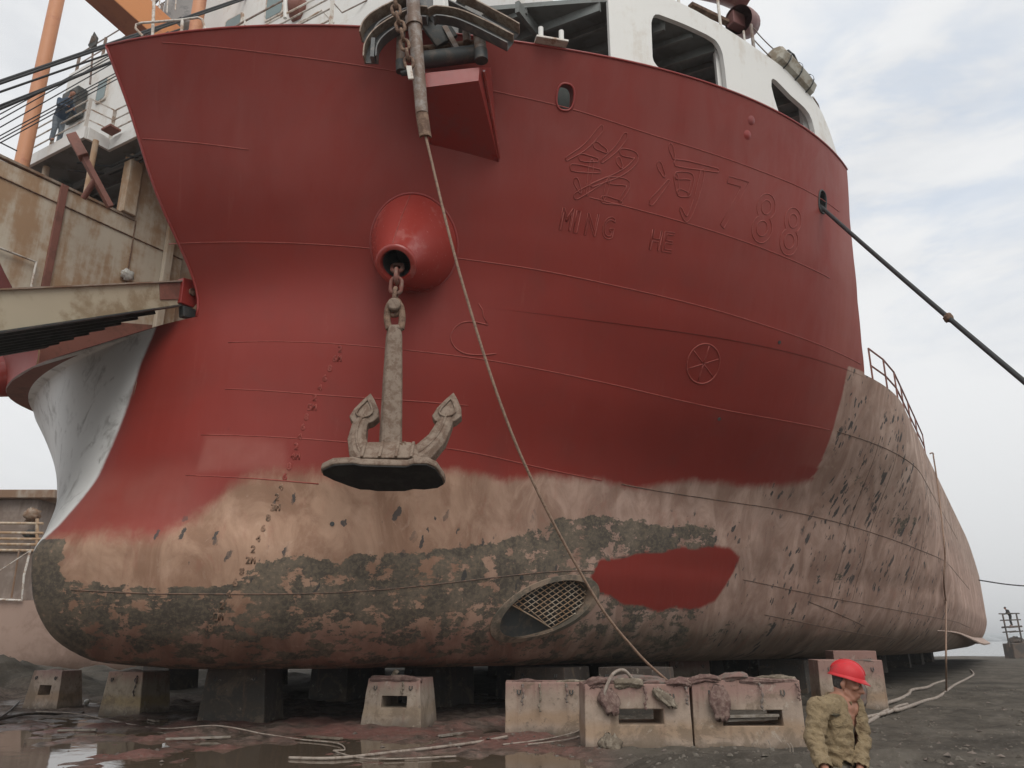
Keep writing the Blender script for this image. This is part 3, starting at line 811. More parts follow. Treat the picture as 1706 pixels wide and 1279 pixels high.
for i in range(12):                                     # deck beams
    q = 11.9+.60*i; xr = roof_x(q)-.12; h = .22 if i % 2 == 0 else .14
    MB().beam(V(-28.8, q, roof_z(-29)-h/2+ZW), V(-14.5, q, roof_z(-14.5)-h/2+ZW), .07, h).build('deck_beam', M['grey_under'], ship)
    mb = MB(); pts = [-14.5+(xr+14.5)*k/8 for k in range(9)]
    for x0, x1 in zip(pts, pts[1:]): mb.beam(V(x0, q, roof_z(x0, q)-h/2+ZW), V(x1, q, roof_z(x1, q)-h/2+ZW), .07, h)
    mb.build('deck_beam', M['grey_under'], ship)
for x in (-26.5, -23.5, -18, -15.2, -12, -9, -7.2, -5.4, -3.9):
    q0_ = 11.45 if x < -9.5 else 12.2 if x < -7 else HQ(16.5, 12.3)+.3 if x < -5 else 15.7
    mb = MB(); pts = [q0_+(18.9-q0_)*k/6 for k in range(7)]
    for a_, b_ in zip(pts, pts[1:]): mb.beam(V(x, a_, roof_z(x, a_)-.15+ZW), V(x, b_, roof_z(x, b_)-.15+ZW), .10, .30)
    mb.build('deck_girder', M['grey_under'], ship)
for pts in ([(-22.5,11.2),(-21.6,12.0),(-18.4,12.1),(-17.6,12.9),(-15,13.0)], [(-21.9,11.1),(-21.2,11.75),(-18.0,11.85),(-15,12.0)], [(-20.3,11.6),(-19.0,13.2)]):
    MB().tube([V(x, y, 14.22+ZW) for x, y in pts], .035, 6).build('cable_run', M['dark_steel'], ship)
fz0, fz1 = 14.37+ZW, 14.76+ZW
mb = MB()
mb.box((-29, 10.55, fz0), (-20.74, 10.645, fz1)); mb.build('deck_fascia', M['white'], ship, bevel=.01)
MB().box((-20.79, 10.55+.1, fz0+.002), (-20.70, 11.30, fz1-.002)).build('deck_fascia', M['white'], ship, bevel=.01)
MB().box((-20.79, 11.301, fz0), (-9.6, 11.395, fz1)).build('deck_fascia', M['white'], ship, bevel=.01)
MB().box((-20.55, 10.9, fz1-.01), (-20.1, 11.25, fz1+.06)).build('scupper_tray', M['brick'], ship, bevel=.01)
house = MB().box((-26.6, 12.6, 14.56+ZW), (-9.5, 18.4, 20.4+ZW)).build('bridge_house', M['white'], ship, bevel=.04)
def house_window(x, z, w, h):
    fr = MB(); poly = []
    for cx, cz, a0 in ((w/2-.1,h/2-.1,0), (-w/2+.1,h/2-.1,90), (-w/2+.1,-h/2+.1,180), (w/2-.1,-h/2+.1,270)):
        for k in range(5):
            a = math.radians(a0+22.5*k); poly.append((cx+.1*math.cos(a), cz+.1*math.sin(a)))
    fr.prism(poly, V(x, 12.535, z), V(1,0,0), UP, V(0,.07,0))
    f = fr.build('window_frame', M['white_rail'], house, bevel=.01)
    MB().prism([(a*.82, b2*.87) for a, b2 in poly], V(x, 12.525, z), V(1,0,0), UP, V(0,.005,0)).build('pane', M['glass'], f)
house_window(-24.05, 19.75, .62, .95)
for x in (-17.4, -15.6, -13.8): house_window(x, 18.2+ZW, .8, .9)
cab = MB().box((-25.9, 12.2, 17.9+ZW), (-24.95, 12.57, 19.0+ZW)).build('wall_cabinet', M['dark_steel'], house, bevel=.03)
# support tubes under the bridge deck
for x, q, r in ((-20.62, 10.86, .085), (-23.2, 10.9, .1), (-27.5, 11.0, .1)):
    MB().tube([V(x, q, 11.4+ZW), V(x, q, 14.39+ZW)], r, 12).build('support_tube', M['beige'], ship, smooth=40)
MB().beam(P(120, 226, 18.2), P(140, 262, 18.3), .30, .26).build('davit_head', M['brick'], ship, bevel=.02)
MB().beam(P(136, 255, 18.3), P(184, 345, 18.9), .17, .15).build('davit_arm', M['brick'], ship, bevel=.015)
MB().tube([P(158, 300, 18.6), P(139, 330, 18.8)], .08, 10).build('davit_brace', M['brick'], ship, smooth=40)
# bridge deck rail
def rail(pts, heights, posts=True, r=.024, mat='white_rail', name='deck_rail', flat=True, every=1):
    mb = MB()
    for h in heights:
        mb.tube([Vector(p)+UP*h for p in pts], r, 7)
    for p in pts[::every]:
        if flat: mb.obox(Vector(p)+UP*heights[-1]/2, V(.02,0,0), V(0,.05,0), UP*heights[-1]/2)
        else: mb.tube([Vector(p), Vector(p)+UP*heights[-1]], r, 7)
    return mb.build(name, M[mat], ship, smooth=40)
rail([V(-24.2,10.62,fz1), V(-22.6,10.62,fz1), V(-20.86,10.62,fz1), V(-20.76,11.33,fz1), V(-18.6,11.36,fz1), V(-16.4,11.36,fz1), V(-14.2,11.36,fz1), V(-12,11.36,fz1)], (.32,.68,1.02))
rail([V(-26.5,12.8,20.42+ZW), V(-24.9,12.8,20.42+ZW), V(-23.3,12.8,20.42+ZW), V(-21.7,12.8,20.42+ZW), V(-20,12.8,20.42+ZW)], (.5,1.0), mat='galv')
# floodlight on a pole
fl = thing('floodlight', 'small slatted floodlight on a pole above the bridge rail', 'lamp', P(152, 140, 20))
MB().tube([P(150, 140, 20), P(155, 82, 20)], .03, 8).build('pole', M['galv'], fl, smooth=40)
mb = MB(); c_ = P(155, 66, 20); mb.prism([(-.13,-.2),(-.02,.32),(.11,.12),(.1,-.17),(-.02,-.3)], c_, RT, UP, FW*.09); hd = mb.build('lamp_head', M['dark_steel'], fl, bevel=.01)
mb = MB()
for i in range(4): mb.beam(c_+RT*(-.09+.045*i)+UP*(-.16+.03*i)-FW*.012, c_+RT*(-.05+.045*i)+UP*(.14)-FW*.012, .014, .01)
mb.build('grille', M['galv'], hd)

M['boom_shade'] = dirty('shaded_orange_paint', (.36,.15,.09), (.28,.11,.08), .3, .6, 1, .1)  # darker orange: the boom's shadow side put into the colour
# orange crane gear on the bridge deck
MB().tube([V(-22.4, 9.85, 10.3+ZW), V(-22.4, 9.85, 27)], .2, 20).build('crane_post', M['orange_post'], ship, smooth=40)
pt = P(326, 48, 19); MB().tube([V(pt.x, pt.y, 14.6+ZW), V(pt.x, pt.y, 26)], .185, 20).build('crane_post', M['orange_post'], ship, smooth=40)
a, c_ = P(300, 92, 19.5), P(128, -62, 17.3); d = (c_-a).normalized(); xx = d.cross(UP).normalized(); yy = xx.cross(d)
vd = V(0,0,CZ)-(a+c_)/2; vd = (vd-d*vd.dot(d)).normalized(); sdv = d.cross(vd)
na, nb_ = (vd*.75+sdv*.66).normalized(), (vd*.66-sdv*.75).normalized()
bmx = MB().obox((a+c_)/2, d*(c_-a).length/2, na*.42, nb_*.46).build('crane_boom', M['orange'], ship, bevel=.02)
face = na if na.dot(RT) < nb_.dot(RT) else nb_
oth = nb_ if face is na else na
MB().obox((a+c_)/2+face*((.42 if face is na else .46)+.004), d*(c_-a).length/2, face*.004, oth*(.45 if face is na else .41)).build('boom_shade_plate', M['boom_shade'], bmx)  # thin plate added to carry the painted shade on this face
MB().obox(a.lerp(c_, .12)+xx*.1-FW*.4, d*.35, xx*.2, yy*.25).build('boom_foot', M['brick'], bmx, bevel=.03)
a = P(528, 60, 19.2); ped = MB().box((a.x-.42, a.y-.4, 14.6+ZW), (a.x+.42, a.y+.4, 24)).build('crane_pedestal', M['orange'], ship, bevel=.03)
MB().lathe(P(500, 14, 18.3), RT, [(-.28,.3),(-.22,.38),(.05,.38),(.12,.25),(.2,.2)], 20, cap=True).build('hoist_drum', M['brick'], ped, smooth=40)
# stair and pipes seen behind the boom
def pt_tube(name, pxs, D, r, mat, parent=None, n=7):
    return MB().tube([P(x, y, D) for x, y in pxs], r, n).build(name, M[mat], parent or ship, smooth=40)
pt_tube('loop_rail', [(238,60),(226,47),(227,41),(236,38),(300,33),(330,29),(337,32),(343,52)], 14.6, .028, 'white_rail')
pt_tube('rail_post', [(254,62),(257,-10)], 14.7, .035, 'white_rail')
pt_tube('rail_post', [(302,58),(304,32)], 14.6, .035, 'white_rail')
pt_tube('hand_rail', [(388,46),(410,34),(476,-2)], 17, .026, 'galv')
pt_tube('hand_rail', [(440,42),(520,0),(545,-12)], 17, .026, 'white_rail')
pt_tube('hand_rail', [(486,45),(536,17),(556,38)], 16.6, .026, 'white_rail')
pt_tube('rail_post', [(475,30),(475,-10)], 17, .05, 'white')
pt_tube('rail_post', [(408,42),(408,35)], 17, .03, 'white_rail')
pt_tube('hand_rail', [(550,-2),(570,21),(612,0)], 17, .02, 'galv')
MB().beam(P(215, 40, 20.5), P(260, -12, 20.5), .5, .06).build('stair', M['galv'], ship)
for i in range(5):
    pt_tube('stair_rail', [(236+14*i, 36-5*i), (239+14*i, 2-7*i)], 20.3, .02, 'white_rail')
pt_tube('stair_rail', [(232,14),(330,-30)], 20.3, .02, 'galv')
lk = MB().obox(P(305, 22, 20.8), RT*.55, FW*.2, UP*.5).build('locker', M['canvas'], ship, bevel=.03)

# luffing wires of the bow ramp
def wire(p0, p1, r, x=-17.0, ext=(2.5, 3.0)):
    a, c = Vector(at_x(*p0, x)), Vector(at_x(*p1, x)); d = (c-a).normalized()
    MB().tube([a-d*ext[0], a, c, c+d*ext[1]], r, 6).build('luffing_wire', M['rope_black'], ship, smooth=180)
wire((0,135), (390,1), .034, -17.2, (3, 4)); wire((0,139), (394,3), .03, -17.0, (3, 4))
wire((0,153), (175,92), .026, -17.4); wire((0,176), (188,103), .03, -17.6); wire((0,181), (190,101), .034, -17.2)
for p0, p1 in (((0,190),(190,88)), ((0,199),(190,92)), ((0,212),(165,118)), ((0,226),(188,124)), ((0,232),(190,128)), ((0,238),(192,133))):
    wire(p0, p1, .014, -17.8)
pt_tube('stay', [(0,237),(28,251)], 18.5, .02, 'rope_black')

# bow ramp hinged in the notch, lowered forward
ru = lambda q: 7.66+.448*(q-6.51)                       # upper and lower line of the ramp's side girders
rl = lambda q: 6.90+.518*(q-6.65)
def girder(x0, x1, qs): return MB().prism([(q, ru(q)) for q in qs]+[(q, rl(q)) for q in reversed(qs)], V(x0,0,0), V(0,1,0), UP, V(x1-x0,0,0))
rampo = MB().prism([(1.5, ru(1.5)-.35), (10.0, ru(10.0)-.2), (10.0, ru(10.0)-.26), (1.5, ru(1.5)-.41)], V(-19.75,0,0), V(0,1,0), UP, V(5.1,0,0)).build('bow_ramp', M['green_dark'], ship)
g1 = girder(-14.68, -14.6, [1.5, 6, 10.12]).build('side_girder', M['buff'], rampo)
MB().beam(V(-14.66, 1.5, ru(1.5)), V(-14.66, 10.12, ru(10.12)), .26, .03).build('flange', M['beige_dark'], g1)
MB().beam(V(-14.66, 1.5, rl(1.5)), V(-14.66, 10.12, rl(10.12)), .26, .03).build('flange', M['dark_steel'], g1)
MB().prism([(9.55, ru(9.55)-.03), (10.08, ru(10.08)-.03), (10.1, rl(10.1)+.14), (9.62, rl(9.62)+.2)], V(-14.6,0,0), V(0,1,0), UP, V(.025,0,0)).build('doubler_plate', M['brick'], g1, bevel=.006)
g2 = girder(-19.8, -19.72, [1.5, 6, 10.12]).build('side_girder', M['buff'], rampo)
MB().beam(V(-19.76, 1.5, rl(1.5)), V(-19.76, 10.12, rl(10.12)), .26, .03).build('flange', M['dark_steel'], g2)
for i in range(7):
    x = -15.4-.62*i; MB().beam(V(x, 1.6, rl(1.6)+.22), V(x, 10.0, rl(10.0)+.16), .08, .34).build('stringer', M['green_dark'], rampo)
for i in range(6):
    q = 2.2+1.45*i; MB().beam(V(-19.7, q, rl(q)+.25), V(-14.7, q, rl(q)+.25), .07, .3).build('cross_member', M['green_dark'], rampo)
lug = MB().prism([(10.05, 8.72), (10.05, 9.32), (10.30, 9.36), (10.46, 9.22), (10.5, 8.9), (10.4, 8.72)], V(-14.72,0,0), V(0,1,0), UP, V(.22,0,0)).build('hinge_lug', M['redpaint'], ship, bevel=.02)
MB().lathe(V(-14.5, 10.3, 9.06), V(1,0,0), [(0,.085),(.05,.085),(.05,0)], 14).build('hinge_pin', M['rust'], lug)
MB().prism([(10.2, 8.45), (10.15, 8.7), (10.55, 8.72), (10.5, 8.5)], V(-14.7,0,0), V(0,1,0), UP, V(.18,0,0)).build('rubber_pad', M['dark_steel'], ship, bevel=.02)
# grey crane leg and light frame seen through the ramp opening, on the starboard wing
MB().tube([V(XS+.1, 8.3, 11.05), V(XS+.1, 9.75, 11.05), V(XS+.1, 9.75, 9.4)], .035, 8).build('pipe_frame', M['white_rail'], ship, smooth=40)
MB().prism([(7.6,9.0),(8.5,9.0),(8.2,9.9),(7.8,10.4)], V(XS+.05,0,0), V(0,1,0), UP, V(.1,0,0)).build('grey_bracket', M['canvas'], ship, bevel=.01)

# white screen with two openings on the bulwark, under the bridge deck
sc_top = [(16.1,14.62),(19.3,14.26),(20.6,14.07),(22.04,13.88),(23.5,13.77),(24.6,13.55),(25.2,13.34),(25.6,13.0),(25.9,12.6),(26.2,12.32)]
o1t = [(17.57,12.6),(17.6,13.5),(17.66,13.68),(17.76,13.78),(17.9,13.81),(18.79,13.76),(19.7,13.68),(20.0,13.62),(20.15,13.5),(20.24,13.3),(20.27,12.9)]
o1b = [(17.57,12.6),(17.6,12.5),(17.7,12.40),(17.9,12.31),(20.27,12.31)]
o2t = [(22.3,13.0),(22.34,13.2),(22.42,13.28),(22.6,13.27),(23.3,13.08),(24.0,13.0),(24.25,12.92),(24.4,12.78),(24.48,12.5)]
o2b = [(22.3,13.0),(22.36,12.75),(22.45,12.5),(22.55,12.31),(24.48,12.31)]
ws = [16.16+(26.2-16.16)*i/150 for i in range(151)]
for o in (o1t, o2t):
    for k in range(6): ws += [o[0][0]+.012*k+.001, o[-1][0]-.012*k-.001]
    ws += [o[0][0]-.001, o[-1][0]+.001]
ws = sorted(ws); mb = MB(); PTS = {}
def spt(w, z, off=0):
    key = (round(w, 5), round(z, 4), off)
    if key not in PTS:
        q = HQ(w, 12.3); nv = hnorm(12.25, q); nv.z = 0; nv.normalize()
        PTS[key] = V(XC+hb(12.3, q), q, z+ZW)-nv*(.03+off+.0*(z-12.3))
    return PTS[key]
def cols(w):
    t = lerp_tab(sc_top, w)
    for ot, ob in ((o1t, o1b), (o2t, o2b)):
        if ot[0][0] <= w <= ot[-1][0]: return [(12.3, lerp_tab(ob, w)), (lerp_tab(ot, w), t)]
    return [(12.3, t)]
TH = .11
for w0, w1 in zip(ws, ws[1:]):
    wm = (w0+w1)/2; c0 = cols(wm)
    def at_w(w):
        t = lerp_tab(sc_top, w)
        if len(c0) == 1: return [(12.3, t)]
        ot, ob = (o1t, o1b) if wm < 21 else (o2t, o2b)
        return [(12.3, lerp_tab(ob, w)), (lerp_tab(ot, w), t)]
    for (a0, a1), (b0, b1) in zip(at_w(w0), at_w(w1)):
        if a1-a0 < .012 and b1-b0 < .012: continue
        q_ = [spt(w0,a0), spt(w1,b0), spt(w1,b1), spt(w0,a1)]; r_ = [spt(w0,a0,TH), spt(w1,b0,TH), spt(w1,b1,TH), spt(w0,a1,TH)]
        mb.add(q_+r_, [(0,1,2,3), (4,7,6,5), (3,2,6,7), (0,4,5,1)])
# jamb faces at the openings' ends and the screen's ends
def jamb(w, z0, z1): mb.add([spt(w,z0), spt(w,z1), spt(w,z1,TH), spt(w,z0,TH)], [(0,1,2,3)])
jamb(16.16, 12.3, 14.6); jamb(17.571, 12.45, 13.6); jamb(20.269, 12.3, 13.0); jamb(22.301, 12.9, 13.2); jamb(24.479, 12.3, 12.6)
scr = mb.build('bridge_screen', M['white'], ship, smooth=35)
mb = MB(); mb.tube([spt(w, lerp_tab(sc_top, w), .05) for w in ws[::3]], .035, 6); mb.build('screen_rim', M['white'], ship, smooth=180)
for w in (20.36, 24.55, 17.5):                           # posts behind the screen
    MB().beam(spt(w, 12.2, .25), spt(w, 13.7, .25), .16, .16, FW).build('screen_post', M['white'], ship)
# rails, raft canister and loop on the bridge deck edge
def top_pt(w, h=0, off=.12): return spt(w, lerp_tab(sc_top, w), off)+UP*h
mb = MB()
for w in (21.85,): mb.tube([top_pt(w, -.1), top_pt(w, .82)], .04, 8)
mb.build('rail_post', M['galv'], ship, smooth=40)
MB().tube([top_pt(23.55, -.1), top_pt(23.55, .62)], .04, 8).build('rail_post', M['white_rail'], ship, smooth=40)
MB().tube([top_pt(20.55, -.1, .2), top_pt(20.5, 1.6, .2)], .035, 8).build('rail_post', M['white_rail'], ship, smooth=40)
MB().tube([top_pt(18.9, -.1, .2), top_pt(18.8, 1.6, .2)], .035, 8).build('rail_post', M['white_rail'], ship, smooth=40)
MB().tube([top_pt(21.45, .0), top_pt(21.45, .45)], .025, 8).build('rail_post', M['white_rail'], ship, smooth=40)
MB().tube(sag(top_pt(21.85, .8), top_pt(23.55, .6), .1), .015, 6).build('rail_wire', M['galv'], ship, smooth=180)
MB().tube(sag(top_pt(21.85, .42), top_pt(23.6, .2), .06), .015, 6).build('rail_wire', M['galv'], ship, smooth=180)
MB().tube([top_pt(21.45, .1), top_pt(21.85, .06)], .02, 6).build('rail_wire', M['galv'], ship, smooth=180)
lp = [top_pt(24.3,-.1), top_pt(23.9,.55), top_pt(23.75,.95), top_pt(24.05,1.0), top_pt(24.45,.75), top_pt(24.6,.0)]
MB().tube(lp, .028, 8).build('ladder_hoop', M['dark_steel'], ship, smooth=40)
for h in (.15, .55): MB().tube([lp[1].lerp(lp[0], 1-h), lp[4].lerp(lp[5], 1-h)], .012, 6).build('hoop_rung', M['galv'], ship)
MB().tube([top_pt(24.75,.05), top_pt(25.0,.35), top_pt(25.3,.42), top_pt(25.65,.05), top_pt(25.75,-.45)], .035, 8).build('edge_rail', M['galv'], ship, smooth=40)
MB().tube([top_pt(24.85,.0), top_pt(25.2,.05), top_pt(25.5,-.05)], .02, 8).build('edge_rail', M['galv'], ship, smooth=40)
raft = thing('raft_canister', 'grey-beige covered life raft canister on the edge of the bridge deck', 'life raft', top_pt(23.6, .1, .45))
a, c_ = top_pt(22.75, .34, .12), top_pt(24.7, .22, .10); ax = (c_-a).normalized()
MB().lathe(a, ax, [(0,.12),(.04,.26),(.12,.31),(.5,.33),((c_-a).length-.5,.33),((c_-a).length-.1,.29),((c_-a).length,.12)], 8, cap=True).build('canister', M['canister'], raft, smooth=25)
for f in (.2, .5, .8):
    MB().lathe(a.lerp(c_, f), ax, [(-.02,.345),(.02,.345)], 16).build('strap', M['dark_steel'], raft)
MB().tube([top_pt(22.4,.03,.1), top_pt(22.9,.1,.1)], .035, 8).build('rail_stub', M['galv'], ship, smooth=40)
# lifeboat on the bridge deck
lb = thing('lifeboat', 'dull red lifeboat stowed above the white bridge screen', 'lifeboat', P(1190, 20, 16.3))
a = P(1240, 22, 16.8); ax = V(-.40, -.92, .0).normalized(); ay = UP.cross(ax).normalized(); az = UP
secs = []; L_ = 5.2
for i in range(17):
    f = i/16; wd = 1.0*(.62+.38*ease(f/.3))*ease((1.04-f)/.35); kz = .75*ease((f-.7)/.35)+.12*ease((.2-f)/.2)
    prof = [(-.06,0),(-.5,.22),(-.85,.5),(-1,.95),(-1,1.3),(-.8,1.75),(-.3,1.95),(.3,1.95),(.8,1.75),(1,1.3),(1,.95),(.85,.5),(.5,.22),(.06,0)]
    secs.append([a+ax*(L_*f)+ay*(wd*y)+az*(kz+(z-0)*(1-kz*.35)) for y, z in prof])
bh = MB().loft(secs).build('boat_hull', M['boat'], lb, smooth=35)
MB().lathe(P(1236, 36, 16.6), (P(1262, 52, 17.4)-P(1236, 36, 16.6)), [(-.25,.36),(.0,.38),(.35,.36),(.5,.25),(.55,.0)], 20).build('propeller_nozzle', M['boat'], lb, smooth=40)
MB().beam(P(1216, 30, 16.5), P(1236, 40, 16.7), .25, .4).build('skeg', M['boat'], lb, bevel=.02)
MB().beam(P(1150, 8, 15.9), P(1238, 50, 16.9), .16, .1).build('cradle', M['rust'], ship, bevel=.01)
# rail on the main deck aft of the forecastle
mb = MB(); pts = [V(XC+hb(7.2, q)-.08, q, ZD+ZW-.02) for q in (22.9, 24.1, 25.5, 27.2, 29.2, 31.6, 34.5)]
rail(pts, (.5, 1.0), r=.026, mat='brick')
# twin-peg bitt on the bulwark rim
bp = HP(14.25, 12.3); tg = (HP(14.6, 12.3)-HP(13.9, 12.3)).normalized(); nn_ = V(tg.y, -tg.x, 0)
bt = MB().obox(bp+UP*.05+nn_*.1, tg*.34, nn_*.12, UP*.025).build('bitt_plate', M['white_rail'], ship, bevel=.01)
for s in (-1, 1): MB().tube([bp+tg*.22*s+nn_*.1+UP*.07, bp+tg*.22*s+nn_*.1+UP*.36], .055, 12).build('bitt_peg', M['white'], bt, smooth=40)
hp = HP(14.87, 11.44, -.5); hn = hnorm(11.4, HQ(14.87, 11.4))
MB().obox(hp, V(-hn.y, hn.x, 0).normalized()*.5, hn*.02, UP*.5).build('fairlead_backing', M['green_dark'], ship)

# fairlead bracket with rollers on the port bow
hb1, hb2 = Vector(hit(716, 240)), Vector(hit(831, 270))
A_ = P(703, 146, 12.75); B_ = P(797, 134, 12.75); A2 = P(703, 122, 12.75); B2 = P(799, 112, 12.75)
HT1, HT2 = Vector(hit(690, 122)), Vector(hit(818, 112))
br = MB()
for i in range(10):
    for j in range(10):
        g_ = lambda u, v: A_.lerp(B_, u).lerp(hb1.lerp(hb2, u)+V(0,0,-.12*math.sin(math.pi*u)*0), v)
        br.add([g_(i/10,j/10), g_((i+1)/10,j/10), g_((i+1)/10,(j+1)/10), g_(i/10,(j+1)/10)], [(0,1,2,3)])
br.add([A_, B_, B2, A2], [(0,3,2,1)]).add([B2, B_, hb2, HT2], [(0,1,2,3)]).add([A2, A_, hb1, HT1], [(0,3,2,1)]).add([A2, B2, HT2, HT1], [(0,1,2,3)])
brk = br.build('roller_bracket', M['redpaint'], ship, smooth=28)
MB().beam(P(806, 118, 12.9), hb2+V(.02,-.02,.1), .05, .12).build('gusset', M['redglossy'], brk)
MB().tube([P(704, 100, 12.9), P(800, 88, 12.9)], .165, 20).build('roller', M['dark_steel'], brk, smooth=40)
MB().tube([P(690, 82, 13.1), P(795, 70, 13.1)], .055, 12).build('roller', M['rust'], brk, smooth=40)
MB().tube([P(690, 92, 13.1), P(795, 79, 13.1)], .055, 12).build('roller', M['rust'], brk, smooth=40)
for (x0, y0, x1, y1, r, D) in ((796, 40, 801, 84, .115, 12.7), (668, 50, 667, 102, .085, 12.7), (776, 42, 778, 70, .08, 13.0)):
    o = MB().tube([P(x0, y0, D), P(x1, y1, D)], r, 16).build('upright_roller', M['galv'], brk, smooth=40)
    if r > .082: MB().tube([P(x1, y1, D), P(x1+1, y1+17, D)], r*1.12, 16).build('bearing', M['dark_steel'], o, smooth=40)
MB().beam(P(741, 46, 12.95), P(762, 84, 12.95), .13, .1).build('strut', M['galv'], brk)
MB().obox(P(728, 52, 13.6), RT*.45, FW*.06, UP*.45).build('back_plate', M['saddle'], brk, bevel=.02)
MB().tube([P(668, 122, 12.7), P(700, 118, 12.7)], .06, 10).build('lower_bar', M['dark_steel'], brk, smooth=40)
# arched channel saddles above the rollers
def channel(pxs, D, dep, ht, name):
    pts = smooth_path([P(x, y, D) for x, y in pxs], 6); secs = [[], [], []]
    m = len(pts)
    for i, p in enumerate(pts):
        tt = (pts[min(i+1, m-1)]-pts[max(i-1, 0)]).normalized(); nv = tt.cross(FW).normalized()
        def q4(n0, n1, b0, b1): return [p+nv*n0+FW*b0, p+nv*n1+FW*b0, p+nv*n1+FW*b1, p+nv*n0+FW*b1]
        secs[0].append(q4(-ht, 0, dep-.03, dep)); secs[1].append(q4(-.025, 0, 0, dep)); secs[2].append(q4(-ht, -ht+.025, 0, dep))
    par = MB().loft(secs[0]).build(name, M['saddle'], ship, smooth=30)
    for s_ in secs[1:]: MB().loft(s_).build('flange', M['edge_worn'] if s_ is secs[1] else M['saddle'], par, smooth=30)
channel([(604,92),(607,70),(622,48),(650,28),(690,10),(712,9)], 12.35, .24, .26, 'saddle_channel')
channel([(712,13),(726,8),(762,13),(800,28),(856,56)], 12.35, .24, .24, 'saddle_channel')
channel([(598,52),(603,36),(618,20),(650,2),(690,-14)], 12.6, .3, .3, 'saddle_channel')
channel([(760,-18),(800,2),(845,26),(866,38)], 12.6, .3, .3, 'saddle_channel')
MB().obox(P(622, 84, 12.45), RT*.04, FW*.1, UP*.22).build('saddle_lug', M['saddle'], ship, bevel=.01)
MB().beam(P(700, 30, 12.8), P(700, -40, 12.8), .5, .25, FW).build('saddle_post', M['saddle'], ship, bevel=.02)
MB().beam(P(712, 22, 12.9), P(745, 70, 13.0), .5, .1, FW).build('saddle_web', M['dark_steel'], ship, bevel=.02)
MB().beam(P(770, 26, 12.8), P(800, 40, 12.8), .3, .3, FW).build('saddle_web', M['saddle'], ship, bevel=.02)
# hanging spout pipe
pa, pb = P(684, -70, 12.15), P(703, 190, 12.25)
pipe = MB().tube([pa, P(690, 34, 12.2), pb], [.125, .13, .115], 18).build('spout_pipe', M['galv'], ship, smooth=40)
MB().tube([P(689, 30, 12.2), P(690, 44, 12.2)], .16, 18).build('pipe_collar', M['galv'], pipe, smooth=40)
pc = P(709, 229, 12.27); dv = (pc-pb).normalized()
MB().loft([[pb+RT*.115*math.cos(a)+FW*.1*math.sin(a) for a in [math.pi*k/6-math.pi for k in range(7)]]+[pb+RT*.09*math.cos(a)+FW*.08*math.sin(a)+FW*.03 for a in [-math.pi*k/6 for k in range(7)]],
           [pc+RT*.11*math.cos(a)+FW*.1*math.sin(a) for a in [math.pi*k/6-math.pi for k in range(7)]]+[pc+RT*.085*math.cos(a)+FW*.08*math.sin(a)+FW*.03 for a in [-math.pi*k/6 for k in range(7)]]]).build('pipe_trough', M['rust'], pipe, smooth=40)
# short chain with a pale tag beside the pipe
def link(c, d, side, L=.2, W=.12, r=.026):
    c, d, side = Vector(c), Vector(d).normalized(), Vector(side).normalized(); side = (side-d*side.dot(d)).normalized()
    pts = []
    for k in range(20):
        a = 2*math.pi*k/20; pts.append(c+d*((L-W)/2*(1 if math.cos(a) > 0 else -1)+W/2*math.cos(a))+side*W/2*math.sin(a))
    return MB().tube(pts, r, 7, closed=True)
ch = thing('hanging_chain', 'rusty short chain with a pale tag hanging beside the spout pipe', 'chain', P(660, 6, 12.0))
cpts = smooth_path([P(659, 4, 12.0), P(661, 24, 12.0), P(667, 44, 12.0), P(672, 66, 12.0), P(679, 92, 12.0), P(682, 108, 12.0)], 3)
acc = [cpts[0]]; tot = 0
for p in cpts[1:]:
    if (p-acc[-1]).length > .155: acc.append(p)
for i, p in enumerate(acc):
    d = (acc[min(i+1, len(acc)-1)]-acc[max(i-1, 0)]); link(p, d, RT if i % 2 else FW, .23, .15, .032).build('link', M['rust'], ch, smooth=180)
MB().obox(P(683, 121, 11.98), (P(685,132,11.98)-P(681,110,11.98))/2, RT*.05, FW*.02).build('tag', M['white_rail'], ch, bevel=.008)

# hawse bolster: flared red cone the anchor chain comes out of
C0 = Vector(hit(690, 407)); n0 = hnorm(C0.z-KB, C0.y)
T0 = C0+n0*1.15-RT*.26-UP*.50
ax = (T0-C0).normalized()
# base ring lies on the plating, tip ring square to the axis
u0 = UP-ax*UP.dot(ax); u0.normalize(); w0_ = ax.cross(u0)
base, mid, tip = [], [], []
NB_ = 56
for k in range(NB_):
    a = 2*math.pi*k/NB_; dirv = u0*math.cos(a)+w0_*math.sin(a)
    # the wide end is scribed to the plating
    side_ = dirv.dot(RT)
    base.append(HP(10.82+1.40*side_/max(.3, abs(u0.dot(RT))+abs(w0_.dot(RT)))*1.0, 8.42+.94*dirv.dot(UP)/max(.3, u0.z), -.03)); tip.append(T0+dirv*.36)
secs = []
for i in range(13):
    f = i/12; bulge = math.sin(math.pi*f)*.03
    secs.append([base[k].lerp(tip[k], f)+(u0*math.cos(2*math.pi*k/NB_)+w0_*math.sin(2*math.pi*k/NB_))*bulge for k in range(NB_)])
bol = MB().loft(secs, cap=False).build('hawse_bolster', M['redglossy'], ship, smooth=180)
MB().lathe(T0, ax, [(-.06,.37),(0,.405),(.05,.40),(.085,.36),(.08,.30),(.02,.275),(-.9,.25),(-.9,0)], 40).build('hawse_lip', M['redglossy'], bol, smooth=60)
MB().lathe(T0, ax, [(-.02,.27),(-.8,.22),(-.8,0)], 32).build('hawse_throat', M['dark_steel'], bol, smooth=60)
mb = MB(); mb.tube([p+n0*.015 for p in base], .03, 6, closed=True); mb.build('weld_ring', M['redpaint'], bol, smooth=180)
mb = MB(); mb.tube([s[0].lerp(s[1], .6) for s in secs], .012, 5); mb.build('plate_butt', M['seam'], bol, smooth=180)

